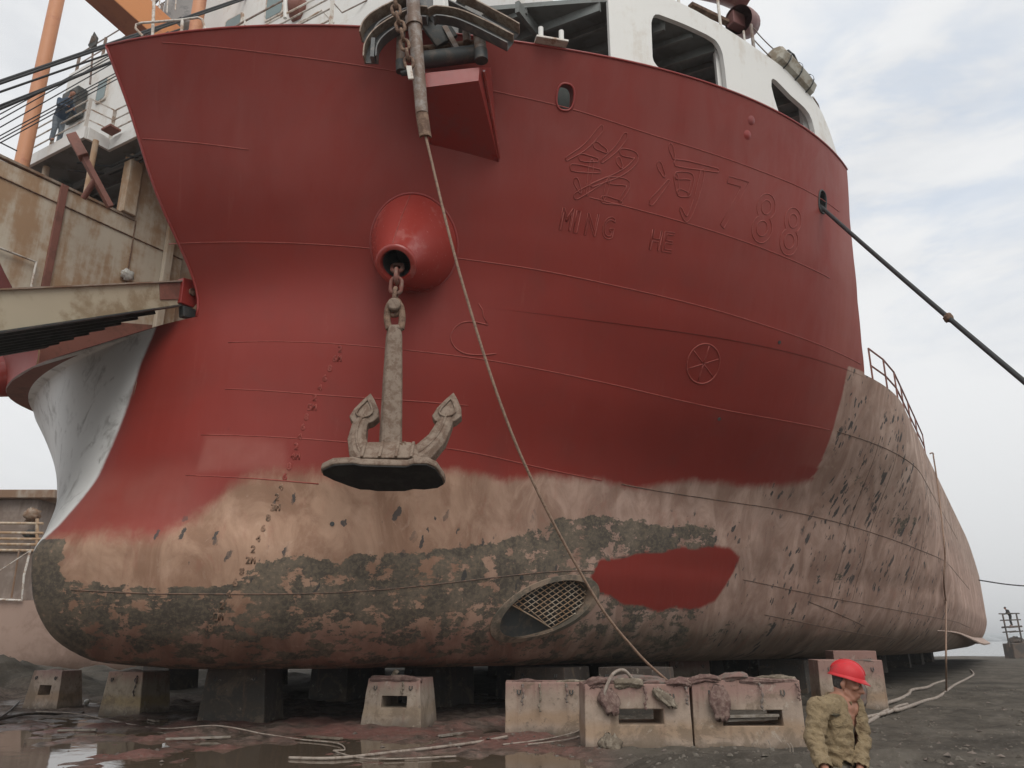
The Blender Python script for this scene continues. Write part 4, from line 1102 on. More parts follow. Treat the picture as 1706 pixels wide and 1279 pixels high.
# its twin on the starboard bow, mirrored across the ship's middle
def mirrored(o, par):
    me = o.data.copy(); me.transform(Matrix.Translation(WORLD[o]))
    for v in me.vertices: v.co.x = -33.1-v.co.x
    me.transform(Matrix.Translation(-WORLD[o])); me.flip_normals()
    c = bpy.data.objects.new(o.name.split('.')[0], me); COL.objects.link(c); c.parent = par; WORLD[c] = WORLD[o]
    return c
mbol = mirrored(bol, ship)
for k_ in list(bol.children): mirrored(k_, mbol)
# ------------------------------------------------------------------ the anchor
AD = 13.75
anc = thing('ship_anchor', 'large weathered stockless anchor hanging from the red hawse cone', 'anchor', P(652, 620, AD))
def A(px, py, dd=0): return P(px, py, AD+dd)
mS = M['anchor']
sh_t, sh_b = A(657, 545), A(650, 752)
dS = (sh_t-sh_b).normalized(); yaw = .38
xs_, ys_ = RT*math.cos(yaw)-FW*math.sin(yaw)*-1, FW*math.cos(yaw)-RT*math.sin(yaw)
secs = []
for f, wx, wy in ((0,.19,.15),(.5,.165,.13),(.92,.135,.11),(1,.11,.09)):
    c = sh_b.lerp(sh_t, f); ch_ = .03
    secs.append([c+xs_*x*wx+ys_*y*wy for x, y in ((-1,-.7),(-.8,-1),(.8,-1),(1,-.7),(1,.7),(.8,1),(-.8,1),(-1,.7))])
MB().loft(secs).build('shank', mS, anc, smooth=25, bevel=.012)
# shackle
pts = [A(648, 548, -.02), A(645, 530, -.02), A(648, 510, -.02), A(657, 501, -.02), A(667, 510, -.02), A(670, 530, -.02), A(668, 548, -.02)]
MB().tube(smooth_path(pts, 5), .065, 12).build('shackle', M['rust'], anc, smooth=40)
MB().tube([A(645, 546, -.02), A(671, 546, -.02)], .062, 12).build('shackle_pin', mS, anc, smooth=40)
MB().lathe(A(657, 508, -.08), -FW, [(-.12,.12),(.06,.12),(.08,.10),(.08,0)], 16, cap=True).build('swivel_boss', mS, anc, smooth=40)
cpt = [A(657, 512), A(658.5, 494), A(660, 476), A(661, 460), A(662, 446, .25)]
for i, p in enumerate(cpt):
    d = cpt[min(i+1, 4)]-cpt[max(i-1, 0)]
    link(p, d, RT if i % 2 == 0 else FW, .33, .2, .042).build('chain_link', M['rust'] if i < 2 else dirty('red_chain', (.20,.07,.05), (.2,.13,.1), .4, .6, 8, .2), anc, smooth=180)
# head: crown block, sole plate, flukes; tilted so the sole faces the viewer a little
til = math.radians(22)
Hz = UP*math.cos(til)+FW*math.sin(til); Hy = FW*math.cos(til)-UP*math.sin(til); Hx = RT
HC = A(650, 770)
k_ = 1/88.0
def Hpt(x, y, z): return HC+Hx*x+Hy*y+Hz*z
# sole plate outline (x across, y depth)
sole = [(-1.12,-.30),(-1.14,-.14),(-.98,.05),(-.72,.28),(-.55,.40),(-.38,.41),(-.25,.46),(.25,.46),(.42,.38),(.62,.40),(.86,.34),(.98,.20),(.96,.0),(.86,-.36),(.72,-.50),(.48,-.50),(.36,-.42),(-.42,-.46),(-.55,-.52),(-.9,-.48)]
MB().prism(sole, Hpt(0, 0, -.32), Hx, Hy*.9, Hz*.13).build('crown_plate', mS, anc, bevel=.03)
MB().prism([(x*.965, y*.95) for x, y in sole], Hpt(0, 0, -.345), Hx, Hy*.9, Hz*.02).build('sole', M['anchor_black'], anc)
def hb_sec(hx, hy, z, x0=0): return [Hpt(x0+sx*hx, sy*hy, z) for sx, sy in ((-1,-.8),(-.85,-1),(.85,-1),(1,-.8),(1,.8),(.85,1),(-.85,1),(-1,.8))]
MB().loft([hb_sec(.60,.40,-.17), hb_sec(.52,.34,.0), hb_sec(.47,.30,.20), hb_sec(.40,.24,.27)]).build('crown', mS, anc, smooth=25, bevel=.02)
for x in (-.42, -.12, .16, .42):
    MB().prism([(-.44,-.17),(-.30,.24),(-.20,.24),(-.20,-.17)], Hpt(x-.025, 0, 0), Hy, Hz, Hx*.05).build('crown_rib', mS, anc, bevel=.012)
def fluke(sgn):
    prof = [(.40,-.06,.20,.19),(.55,.18,.185,.18),(.63,.46,.165,.16),(.62,.76,.14,.14),(.555,1.0,.125,.12)] if sgn < 0 else [(.36,-.02,.22,.19),(.60,.18,.20,.18),(.80,.46,.175,.16),(.91,.78,.145,.14),(.955,1.02,.13,.12)]
    secs = []
    for i, (x, z, hx, hy) in enumerate(prof):
        a, c = prof[max(i-1, 0)], prof[min(i+1, len(prof)-1)]
        tx, tz = c[0]-a[0], c[1]-a[1]; l = math.hypot(tx, tz); nx, nz = tz/l, -tx/l
        secs.append([Hpt(sgn*x+sgn*nx*hx*sx, sy*hy, z+nz*hx*sx) for sx, sy in ((-1,-.6),(-.5,-1),(.5,-1),(1,-.6),(1,.6),(.5,1),(-.5,1),(-1,.6))])
    f = MB().loft(secs).build('fluke', mS, anc, smooth=25, bevel=.012)
    x, z = prof[-1][0], prof[-1][1]; lean = -.12 if sgn < 0 else .18
    bx = lambda u, v: (sgn*(x)+ (u*1.0) + (lean*v*sgn if sgn > 0 else -lean*v*.9), z+v)
    out = [(-.19,-.16),(-.27,-.05),(-.225,.13),(-.11,.34),(0,.50),(.11,.34),(.225,.13),(.27,-.05),(.19,-.16),(0,-.26)]
    pts2 = [bx(u, v) for u, v in out]
    m_ = MB(); fr = [Hpt(px_, -.08, pz_) for px_, pz_ in pts2]; bk = [Hpt(px_, .10, pz_) for px_, pz_ in pts2]
    cf = Hpt(*[bx(0, .05)[0], -.15, bx(0, .05)[1]]); cb = Hpt(bx(0, .05)[0], .16, bx(0, .05)[1])
    m_.v = fr+bk+[cf, cb]; nn2 = len(fr)
    for i in range(nn2):
        j = (i+1) % nn2; m_.f += [(i, j, nn2+j, nn2+i), (2*nn2, j, i), (2*nn2+1, nn2+i, nn2+j)]
    m_.build('palm', mS, f, smooth=30, bevel=.012)
    rim = [Hpt(px_*.55+bx(0,.05)[0]*.45, -.135, pz_*.55+bx(0,.05)[1]*.45) for px_, pz_ in pts2]
    MB().tube(rim, .022, 6, closed=True).build('palm_rim', mS, f, smooth=180)
    rr = [Hpt(sgn*p_[0], -p_[3]*.98, p_[1]) for p_ in prof]
    MB().tube(smooth_path(rr, 4), .026, 6).build('fluke_rib', mS, f, smooth=180)
fluke(-1); fluke(1)
crumple('rust_clump', M['rust'], A(668, 742, -.15), .1, (1.4,.7,.6), .5, 3, 5, parent=anc)
# ------------------------------------------------------------------ ropes to and from the ship
r0 = P(709, 226, 12.25); r1 = V(-6.3, 15.6, 1.05)
mid1, mid2 = P(862, 745, 12.9), P(985, 985, 14.0)
rp = MB().tube(smooth_path([r0, P(770, 470, 12.4), mid1, mid2, P(1060, 1085, 14.6), P(1112, 1134, 15.0)], 10), .024, 7).build('wire_rope', M['rope_tan'], loc=r0, smooth=180)
tag(rp, 'tan wire rope slanting from the spout pipe down across the bow to the blocks', 'rope')
hs = HP(24.94, 10.87, -.02)-UP*.16
he = at_depth(1706, 626, 12.5); he = Vector(he); dirr = (he-hs).normalized()
ml = thing('mooring_line', 'dark taut mooring line with a knot running from the round fairlead down to the right', 'rope', hs)
MB().tube(sag(hs+dirr*-.3, he+dirr*6, .12, 40), .05, 8).build('line', M['rope_black'], ml, smooth=180)
kn = hs.lerp(he, .62)
kn = min(sag(hs+dirr*-.3, he+dirr*6, .12, 400), key=lambda p: abs(proj(p.x, p.y, p.z)[0]-1580))
crumple('knot', M['rust'], kn, .095, (1,1,1), .4, 3, 8, parent=ml, n=12)
# ------------------------------------------------------------------ the yard: ground, puddles, river
def cam_xy(x, y): return x*cyw+y*syw, -x*syw+y*cyw
def from_cam(X, D): return X*cyw-D*syw, X*syw+D*cyw
def T(x, y):
    X, D = cam_xy(x, y)
    n1 = mnoise.fractal(V(x*.22, y*.22, 3.3), 1, 2, 4); n2 = mnoise.fractal(V(x*1.1, y*1.1, 7.7), 1, 2, 4)+.55*mnoise.fractal(V(x*3.7, y*3.7, 2.7), 1, 2, 3)*ease((34-D)/10)
    z = .05*n1+.034*n2
    wetland = ease((X+.5*(D-13)*.1-1.2)/-2.0)                   # 1 on the left, by the bow
    wetland = ease((2.2-X)/2.5)
    z += .022*n2*(1-wetland)+wetland*(.055*n1+.060*n2-.078+.098*ease((D-14.0)/5))
    dryland = 1-wetland
    z += dryland*.05*(1-2*abs(mnoise.noise(V((x*.86-y*.5)*.9, (x*.5+y*.86)*.22, 4.4))))*ease((40-D)/10)
    z += dryland*(.030*mnoise.fractal(V(x*2.3, y*2.3, 5.1), 1, 2, 2))*ease((30-D)/8)
    near = ease((12.6-D+.35*n1)/1.7)*ease((X-.25*(D-9)+.1+.5*n1)/1.8)
    z += near*(.27+.05*n2)
    z -= .04*ease((14.5-D)/3)*wetland
    hx, hy = from_cam(-17.6, 28.5); z += .95*math.exp(-(((x-hx)**2+(y-hy)**2)/9.0))*(1+.35*n2)
    X2, D2 = X+17, D-38; z += .42*math.exp(-(D2/2.4)**2)*ease((-6-X)/6)*(1+.5*n2)
    if D > 88: z -= 2.2*ease((D-91)/7)*ease((X+5)/10)
    return z
def axis(lo, hi, d0, d1, step, grow):
    out = []; v = d0
    while v <= d1: out.append(v); v += step
    s_ = step; v = d1
    while v < hi: s_ *= grow; v += s_; out.append(v)
    s_ = step; v = d0
    while v > lo: s_ *= grow; v -= s_; out.insert(0, v)
    return out
gx = axis(-900, 400, -20, 8, .16, 1.10); gy = axis(-40, 96, 4, 26, .13, 1.09)
verts, faces, wet, redd = [], [], [], []
nx = len(gx)
for D in gy:
    for X in gx:
        x, y = from_cam(X, D); verts.append((x, y, T(x, y)))
        wl_ = ease((2.6-X)/2.5)*ease((30-D)/8); wet.append(wl_)
        redd.append(wl_*ease((D-11)/2)*ease((21-D)/4))
for j in range(len(gy)-1):
    for i in range(nx-1):
        a = j*nx+i; faces.append((a, a+1, a+nx+1, a+nx))
me = bpy.data.meshes.new('ground'); me.from_pydata(verts, [], faces)
for nme, dat in (('wet', wet), ('redmud', redd)):
    at = me.attributes.new(nme, 'FLOAT', 'POINT'); at.data.foreach_set('value', dat)
for p in me.polygons: p.use_smooth = True
gm, t, b = newmat('yard_dirt'); pos = t.pos()
n1 = t.noise(pos, .5, 6, .6); n2 = t.noise(pos, 3.2, 8, .7); n3 = t.noise(pos, 17, 5, .7); n4 = t.noise(pos, 55, 4, .7)
tracks = t.noise(t.scalev(pos, 1.6, .35, 1, (0,0,math.radians(20))), 1.2, 6, .65)
dry = t.mix(t.step(t.math('MULTIPLY_ADD', n2, .6, n1), .55, 1.05), (.056,.049,.040), (.135,.118,.097))
dry = t.mix(t.math('MULTIPLY', t.step(tracks, .5, .68), .5), dry, (.16,.142,.118))
dry = t.mix(t.math('MULTIPLY', t.step(n3, .57, .7), .5), dry, (.185,.165,.138))
wetA = t.node('ShaderNodeAttribute', attribute_name='wet').outputs['Fac']; redA = t.node('ShaderNodeAttribute', attribute_name='redmud').outputs['Fac']
mud = t.mix(t.step(n2, .4, .65), (.075,.056,.045), (.185,.14,.115))
mud = t.mix(t.math('MULTIPLY', redA, t.step(t.math('MULTIPLY_ADD', n2, .5, n1), .62, .9)), mud, (.19,.09,.075))
mud = t.mix(t.math('MULTIPLY', t.step(n3, .56, .66), .6), mud, (.26,.21,.175))
wf = t.step(t.math('MULTIPLY_ADD', n1, .5, wetA), .45, 1.0)
t.set(b.inputs['Base Color'], t.mix(wf, dry, mud))
z_ = t.node('ShaderNodeSeparateXYZ', Vector=pos).outputs['Z']
low = t.math('MULTIPLY', wf, t.step(t.math('MULTIPLY_ADD', n2, .05, z_), .07, .0))
t.set(b.inputs['Roughness'], t.math('MULTIPLY_ADD', low, -.55, .88)); t.set(b.inputs['Specular IOR Level'], t.math('MULTIPLY_ADD', low, .35, .12))
t.set(b.inputs['Normal'], t.bump(t.math('ADD', t.math('MULTIPLY', n2, 1.0), t.math('MULTIPLY', n3, .35)), .8, .06))
me.materials.append(gm); go = bpy.data.objects.new('ground', me); COL.objects.link(go); tag(go, kind='structure')

pm, t, b = newmat('muddy_water'); pos = t.pos()
t.set(b.inputs['Base Color'], t.mix(t.noise(pos, .9, 5, .6), (.085,.062,.042), (.13,.10,.075)))
b.inputs['Roughness'].default_value = .04; b.inputs['IOR'].default_value = 1.33; b.inputs['Specular IOR Level'].default_value = .65
t.set(b.inputs['Normal'], t.bump(t.noise(t.scalev(pos, 1, 1, 1), 2.2, 4, .55), .05, .05))
a, b2, c_, d_ = [from_cam(*k) for k in ((-22, 7), (3.2, 7), (3.2, 30), (-22, 30))]
pw = MB().add([(*a, -.035), (*b2, -.035), (*c_, -.035), (*d_, -.035)], [(0,1,2,3)]).build('puddle_water', pm); tag(pw, kind='structure')
wm, t, b = newmat('river_water'); pos = t.pos()
b.inputs['Base Color'].default_value = (.16,.165,.155,1); b.inputs['Roughness'].default_value = .12; b.inputs['Specular IOR Level'].default_value = .6
t.set(b.inputs['Normal'], t.bump(t.noise(t.scalev(pos, .5, .5, 1), 1.0, 6, .7), .25, .2))
a, b2, c_, d_ = [from_cam(*k) for k in ((-4500, 80), (4500, 80), (4500, 5200), (-4500, 5200))]
rv = MB().add([(*a, -.9), (*b2, -.9), (*c_, -.9), (*d_, -.9)], [(0,1,2,3)]).build('river', wm); tag(rv, kind='structure')
mb = MB(); prev = None
for i in range(160):
    X = -2400+30*i; h = 5+6*mnoise.fractal(V(i*.13, 0, 0), 1, 2, 4)+2.5*mnoise.noise(V(i*.9, 3, 0))
    x0, y0 = from_cam(X, 1150); x1, y1 = from_cam(X, 1250); x2, y2 = from_cam(X, 1400)
    r_ = [V(x0, y0, -1), V(x1, y1, max(3.0, h+7)), V(x2, y2, -1)]
    if prev: mb.add([prev[0], r_[0], r_[1], prev[1]], [(0,1,2,3)]).add([prev[1], r_[1], r_[2], prev[2]], [(0,1,2,3)])
    prev = r_
fs = mb.build('far_shore', dirty('hazy_far_bank', (.36,.385,.40), (.30,.33,.34), .3, .9, .02, .08, 0), smooth=60); tag(fs, kind='structure')

# ------------------------------------------------------------------ keel blocks
def block_mat(name, base, top, low, wet):
    m, t, b = newmat(name); o = t.obj(); z = t.node('ShaderNodeSeparateXYZ', Vector=o).outputs['Z']
    w_ = t.node('ShaderNodeObjectInfo').outputs['Random']
    off = t.node('ShaderNodeVectorMath', operation='ADD'); t.set(off.inputs[0], o); t.set(off.inputs[1], t.node('ShaderNodeCombineXYZ', X=t.math('MULTIPLY', w_, 37), Y=t.math('MULTIPLY', w_, 11)).outputs[0]); o = off.outputs[0]
    n1 = t.noise(o, 2.2, 7, .65); n2 = t.noise(o, 11, 6, .7); st = t.noise(t.scalev(o, 7, 7, .5), 1.0, 6, .6)
    k = t.math('MULTIPLY_ADD', n1, 1.0, .36)
    c = t.mix(1.0, base, t.node('ShaderNodeCombineColor', Red=k, Green=k, Blue=k).outputs[0], 'MULTIPLY')
    zz = t.math('MULTIPLY_ADD', n1, .30, z); zs = t.math('MULTIPLY_ADD', st, .5, z)
    c = t.mix(t.math('MULTIPLY', t.step(zs, .95, 1.28), .75), c, top)
    c = t.mix(t.math('MULTIPLY', t.step(t.math('ABSOLUTE', t.math('SUBTRACT', zz, .52)), .20, .02), .6), c, low)
    c = t.mix(t.math('MULTIPLY', t.step(st, .56, .72), .45), c, (.20,.125,.085))
    c = t.mix(t.math('MULTIPLY', t.step(zz, .40, .20), .8), c, wet)
    c = t.mix(t.math('MULTIPLY', t.step(n2, .56, .68), .6), c, (.13,.10,.075))
    blot = t.noise(o, 1.5, 8, .72, .6)
    c = t.mix(t.math('MULTIPLY', t.step(t.math('MULTIPLY_ADD', z, -.12, blot), .44, .54), .62), c, (.17,.125,.085))
    c = t.mix(t.math('MULTIPLY', t.step(t.noise(o, 3.5, 8, .75, .4), .58, .66), .45), c, (.48,.42,.35))
    t.set(b.inputs['Base Color'], c); b.inputs['Roughness'].default_value = .85
    t.set(b.inputs['Normal'], t.bump(t.math('MULTIPLY_ADD', n2, .6, n1), .5, .02))
    return m
BM = {'tan': block_mat('stained_concrete', (.42,.325,.255), (.275,.15,.13), (.33,.215,.125), (.115,.095,.075)),
      'grey': block_mat('grey_brown_concrete', (.35,.285,.225), (.30,.15,.13), (.30,.225,.15), (.12,.095,.075)),
      'dark': block_mat('shade_dark_concrete', (.075,.066,.056), (.07,.05,.04), (.075,.06,.045), (.05,.042,.036)),  # concrete colour darkened to carry the shade under the ship
      'yellow': block_mat('yellow_stained_concrete', (.42,.34,.25), (.36,.20,.16), (.36,.25,.10), (.10,.085,.07))}
def keel_block(label, mat, px, py, w, d, h, yaw=0, tx=.9, ty=.85, slot=None, z=0, group='concrete keel blocks along the hull', D=None):
    loc = Vector(ground(px, py, z)) if not isinstance(px, Vector) else px
    # the surveyed point is the middle of the front foot
    fw = V(math.cos(YAW+yaw+math.pi/2), math.sin(YAW+yaw+math.pi/2), 0)
    loc = loc+fw*d/2; loc.z = z-.06
    r = thing('keel_block', label, 'keel block', loc, group); r.rotation_euler = (0, 0, YAW+yaw)
    h += .06
    def X3(xs, zf): return xs*(1+(tx-1)*zf)
    mb = MB(); nx_, nz_ = 12, 10
    if slot: sx0, sx1, sz0, sz1 = slot
    xs = sorted(set([-w/2+w*i/nx_ for i in range(nx_+1)]+([sx0, sx1] if slot else []))); zs2 = sorted(set([h*i/nz_ for i in range(nz_+1)]+([sz0, sz1] if slot else [])))
    rnd = random.Random(label)
    def vtx(x, y, zz):
        f = zz/h; j = .008*mnoise.noise(V(x*4+loc.x, y*4+loc.y, zz*4))
        return V(X3(x, f)+j, y*(1+(ty-1)*f)+j, zz)
    for s_, yy in ((-1, -d/2), (1, d/2)):
        for x0, x1 in zip(xs, xs[1:]):
            for z0, z1 in zip(zs2, zs2[1:]):
                if slot and x0 >= sx0-1e-6 and x1 <= sx1+1e-6 and z0 >= sz0-1e-6 and z1 <= sz1+1e-6: continue
                mb.add([vtx(x0,yy,z0), vtx(x1,yy,z0), vtx(x1,yy,z1), vtx(x0,yy,z1)], [(0,1,2,3)])
    def ringwall(pts):
        for (x0, z0), (x1, z1) in zip(pts, pts[1:]):
            mb.add([vtx(x0,-d/2,z0), vtx(x0,d/2,z0), vtx(x1,d/2,z1), vtx(x1,-d/2,z1)], [(0,1,2,3)])
    ringwall([(x, h) for x in xs]); ringwall([(x, 0) for x in xs]); ringwall([(xs[0], z_) for z_ in zs2]); ringwall([(xs[-1], z_) for z_ in zs2])
    if slot:
        ix = [x for x in xs if sx0-1e-6 <= x <= sx1+1e-6]; iz = [z_ for z_ in zs2 if sz0-1e-6 <= z_ <= sz1+1e-6]
        ringwall([(x, sz0) for x in ix]); ringwall([(x, sz1) for x in ix]); ringwall([(sx0, z_) for z_ in iz]); ringwall([(sx1, z_) for z_ in iz])
    mb.build('body', mat, r, local=True, smooth=30, bevel=.018)
    r['_h'] = h
    for x in ((-w*.33, w*.33) if not slot or w > 1 else (-w*.3,)):    # rusty lifting lugs high on the face
        ax_ = X3(x, .82); m2 = MB(); yv = -d/2*(1+(ty-1)*.82)-.012
        m2.tube([V(ax_-.025, yv+.01, h*.86), V(ax_-.03, yv-.012, h*.815), V(ax_, yv-.02, h*.78), V(ax_+.03, yv-.012, h*.815), V(ax_+.025, yv+.01, h*.86)], .012, 6)
        m2.build('lifting_lug', M['dark_steel'], r, local=True, smooth=180)
    return r, loc
b1, l1 = keel_block('smallest pink-topped tapered block with a window slot, far left in the mud', BM['tan'], 64, 1182, 1.22, .8, .93, -.36, .80, .75, (-.19,.27,.40,.64))
b2, l2 = keel_block('yellow-stained solid tapered block under the bulb with a dark right side', BM['yellow'], 197, 1191, 1.2, 1.05, .96, -.30, .84, .9)
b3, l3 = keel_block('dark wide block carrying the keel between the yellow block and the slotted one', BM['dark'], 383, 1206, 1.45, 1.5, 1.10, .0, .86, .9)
b4, l4 = keel_block('lone clean tapered block with a slot, middle of the row under the hull', BM['grey'], 650, 1213, 1.28, 1.3, .93, -.16, .86, .82, (-.25,.33,.44,.66))
b5, l5 = keel_block('solid pink-topped block with dark damp patches, left of the front pair', BM['tan'], 909, 1226, 1.5, .9, .93, 0, .99, 1)
b6, l6 = keel_block('front block with a long open slot and rags hanging down its face', BM['tan'], 1066, 1251, 1.74, .95, 1.0, .02, .985, .96, (-.32,.42,.45,.68))
b7, l7 = keel_block('front block beside the worker with planks pushed into its slot', BM['tan'], 1252, 1250, 1.80, .95, 1.06, -.02, .985, .96, (-.42,.56,.42,.66))
b8, l8 = keel_block('tall pink-streaked block behind the red-helmeted worker', BM['tan'], 1426, 1184, 1.62, 1.0, 1.20, -.10, .98, .97)
b9, l9 = keel_block('block in the dark behind the front pair with rags on it', BM['grey'], 1152, 1158, 1.35, 1.0, 1.08, .05, .97, .97)
b10, l10 = keel_block('dark-topped block just behind the tall pink-streaked one', BM['grey'], 1434, 1168, 1.25, .9, 1.38, -.1, .98, .97)
k = 0
proto = None
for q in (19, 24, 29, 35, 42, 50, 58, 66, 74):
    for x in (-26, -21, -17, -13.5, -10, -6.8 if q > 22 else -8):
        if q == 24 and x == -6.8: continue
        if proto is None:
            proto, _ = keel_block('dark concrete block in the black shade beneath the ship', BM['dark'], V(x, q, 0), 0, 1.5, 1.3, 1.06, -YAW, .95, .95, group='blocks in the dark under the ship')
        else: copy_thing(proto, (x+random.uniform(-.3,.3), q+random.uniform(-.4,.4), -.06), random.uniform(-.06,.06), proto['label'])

# planks in the slot of the block beside the worker
def on_block(loc, yaw, x, y, z): 
    return loc+V(math.cos(YAW+yaw), math.sin(YAW+yaw), 0)*x+V(-math.sin(YAW+yaw), math.cos(YAW+yaw), 0)*y+UP*z
M['wood'] = dirty('grey_weathered_wood', (.27,.24,.205), (.16,.13,.10), .4, .85, 6, .25, .3)
for i, (za, zb, lb_) in enumerate(((.56,.52,'grey weathered plank, upper of two in the slot of the block beside the worker'), (.50,.47,'grey weathered plank, lower of two in the slot of the block beside the worker'))):
    pl = MB().beam(on_block(l7, -.02, -.38, -.44+.05*i, za), on_block(l7, -.02, .5, -.40+.1*i, zb+.06), .12, .045).build('plank', M['wood'], loc=on_block(l7, -.02, 0, -.4, .5), bevel=.006)
    tag(pl, lb_, 'plank', 'planks in the block slot')

# rags and cloth on the blocks
M['rag'] = dirty('pink_grey_rag', (.25,.175,.145), (.13,.075,.065), .65, .9, 9, .4, .7)
M['rag2'] = dirty('beige_grey_rag', (.29,.245,.19), (.14,.11,.08), .65, .9, 9, .4, .7)
M['rag3'] = dirty('dark_grey_rag', (.17,.145,.125), (.22,.13,.11), .5, .9, 6, .3, .5)
def bundle(label, pts, r, mat, seed, flat=.6, group='rags laid on the keel blocks'):
    pts = smooth_path(pts, 16); m = len(pts); mb = MB(); n = 30; secs = []
    for i, p in enumerate(pts):
        tt = (pts[min(i+1, m-1)]-pts[max(i-1, 0)]).normalized(); sd = tt.cross(UP)
        sd = sd.normalized() if sd.length > .1 else RT.copy(); uu = sd.cross(tt)
        f = i/(m-1); rr = .66*r*(.5+.5*math.sin(math.pi*min(1, .1+f*.85))**.5)*(1+.4*mnoise.noise(V(f*3.1+seed*5, seed, 1.3)))
        sec = []
        for k_ in range(n):
            a = 2*math.pi*k_/n+f*1.5; fold = .13*math.sin(3*a+seed+f*5)+.10*math.sin(8*a-seed*2+f*4)+.07*math.sin(13*a+f*7+seed)+.05*math.sin(19*a-f*23)+.10*mnoise.noise(V(math.cos(a)*4, math.sin(a)*4+seed, f*14))+.22*mnoise.noise(V(math.cos(a)*1.2+seed, math.sin(a)*1.2, f*3.5))
            q = rr*(1+fold); sec.append(p+sd*q*math.cos(a)*1.15+uu*q*math.sin(a)*flat)
        secs.append(sec)
    o = mb.loft(secs).build('rag_bundle', M[mat], loc=pts[0], smooth=180)
    return tag(o, label, 'rag', group)
def hang(label, top, bot, w, mat, seed, n=26):
    """cloth bunched at the top and hanging in folds"""
    top, bot = Vector(top), Vector(bot); secs = []
    for i in range(14):
        f = i/13; c = top.lerp(bot, f); wd = w*(.25+.75*math.sin(math.pi*min(.8, .1+f*.9)))*(1 if f < .93 else .75)
        sec = []
        for k_ in range(n):
            a = 2*math.pi*k_/n; fold = 1+.22*math.sin(5*a+seed)+.12*math.sin(9*a+seed*2+f*2)+.12*mnoise.noise(V(a, f*4, seed))
            sec.append(c+RT*wd*fold*math.cos(a)+FW*wd*.35*fold*math.sin(a)+UP*.04*math.sin(6*a+seed)*(1 if i in (0, 13) else .2))
        secs.append(sec)
    o = MB().loft(secs).build('hanging_cloth', M[mat], loc=top, smooth=180)
    return tag(o, label, 'cloth', 'cloths hanging down the blocks')
def top6(loc, yaw, pts, h): return [on_block(loc, yaw, x, y, h+z) for x, y, z in pts]
H6, H7, H5 = .99, 1.05, .92
bundle('flattened pinkish rag at the left end of the solid damp-patched block', top6(l5, 0, [(-.62,-.30,.05),(-.35,-.32,.08),(-.05,-.30,.06)], H5), .10, 'rag', 1)
bundle('beige rag at the right end of the solid damp-patched block', top6(l5, 0, [(.22,-.30,.05),(.45,-.3,.07),(.78,-.26,.07)], H5), .10, 'rag2', 2)
bundle('pink swollen rag at the left corner of the front block with hanging rags', top6(l6, .02, [(-.86,-.34,.03),(-.6,-.38,.10),(-.38,-.34,.06)], H6), .15, 'rag', 3, .8)
bundle('pale sagging bag under the white hose on the front block', top6(l6, .02, [(-.36,-.38,.06),(-.12,-.40,.08),(.10,-.36,.06)], H6), .15, 'rag2', 4, .8)
bundle('grey twisted rag on the middle of the front block with hanging rags', top6(l6, .02, [(.05,-.30,.05),(.3,-.34,.09),(.55,-.30,.06)], H6), .13, 'rag3', 5)
bundle('pink rag hanging over the right corner of the front block with the open slot', top6(l6, .02, [(.5,-.36,.05),(.72,-.40,.10),(.9,-.36,.05)], H6), .13, 'rag', 6, .8)
bundle('dark rags at the back of the front block with the open slot', top6(l6, .02, [(-.5,.2,.06),(0,.25,.12),(.6,.2,.08)], H6), .16, 'rag3', 7)
bundle('pink rag at the left corner of the block beside the worker', top6(l7, -.02, [(-.92,-.36,.02),(-.66,-.40,.09),(-.4,-.38,.06)], H7), .13, 'rag', 8, .7)
bundle('long rolled pink cloth along the top edge of the block beside the worker', top6(l7, -.02, [(-.1,-.40,.06),(.2,-.42,.06),(.5,-.42,.05),(.86,-.40,.05)], H7), .085, 'rag', 9, .9)
bundle('twisted grey knot of rag midway on the block beside the worker', top6(l7, -.02, [(-.42,-.36,.06),(-.2,-.40,.12),(.06,-.36,.12)], H7), .11, 'rag3', 10, .9)
bundle('beige rag behind the roll on the block beside the worker', top6(l7, -.02, [(.3,.1,.05),(.6,.0,.08),(.9,-.2,.06)], H7), .13, 'rag2', 11)
bundle('dark rags heaped on the smallest slotted block far left', top6(l1, -.36, [(-.32,-.1,.0),(-.05,-.12,.05),(.3,-.08,.03)], .93), .10, 'rag3', 12)
bundle('pale rag on the smallest slotted block far left', top6(l1, -.36, [(-.3,.06,.02),(0,.08,.06),(.2,.06,.03)], .93), .09, 'rag2', 13)
bundle('grey cloth pad between the yellow-stained block and the bulb', top6(l2, -.3, [(-.42,-.2,.02),(.0,-.1,.05),(.4,-.2,.03)], .96), .13, 'rag3', 14, .5)
bundle('pinkish cloth roll along the front edge of the lone clean block', top6(l4, -.16, [(-.5,-.48,.05),(-.1,-.50,.06),(.3,-.49,.06),(.58,-.46,.02)], .93), .11, 'rag', 15, .8)
bundle('small twist of rag standing up on the lone clean block', top6(l4, -.16, [(-.1,-.42,.05),(-.02,-.42,.15),(.02,-.44,.22)], .93), .07, 'rag2', 16, .9)
bundle('dark rags on the block in the shade behind the front pair', top6(l9, .05, [(-.4,-.3,.05),(.0,-.35,.10),(.55,-.3,.05)], 1.07), .15, 'rag3', 17)
bundle('grey rag on the tall pink-streaked block behind the worker', top6(l8, -.1, [(.0,-.4,.03),(.4,-.42,.06),(.75,-.4,.02)], 1.19), .09, 'rag3', 18)
hang('folded pinkish cloth hanging down the left of the front block face', on_block(l6, .02, -.52, -.52, .98), on_block(l6, .02, -.42, -.56, .62), .15, 'rag', 1)
hang('beige bunched rag lying at the foot of the front block face', on_block(l6, .02, -.48, -.52, .30), on_block(l6, .02, -.45, -.56, .04), .17, 'rag2', 4)
hang('crumpled greenish rag hanging near the top right of the front block face', on_block(l6, .02, .30, -.52, .98), on_block(l6, .02, .56, -.56, .72), .12, 'rag2', 7)
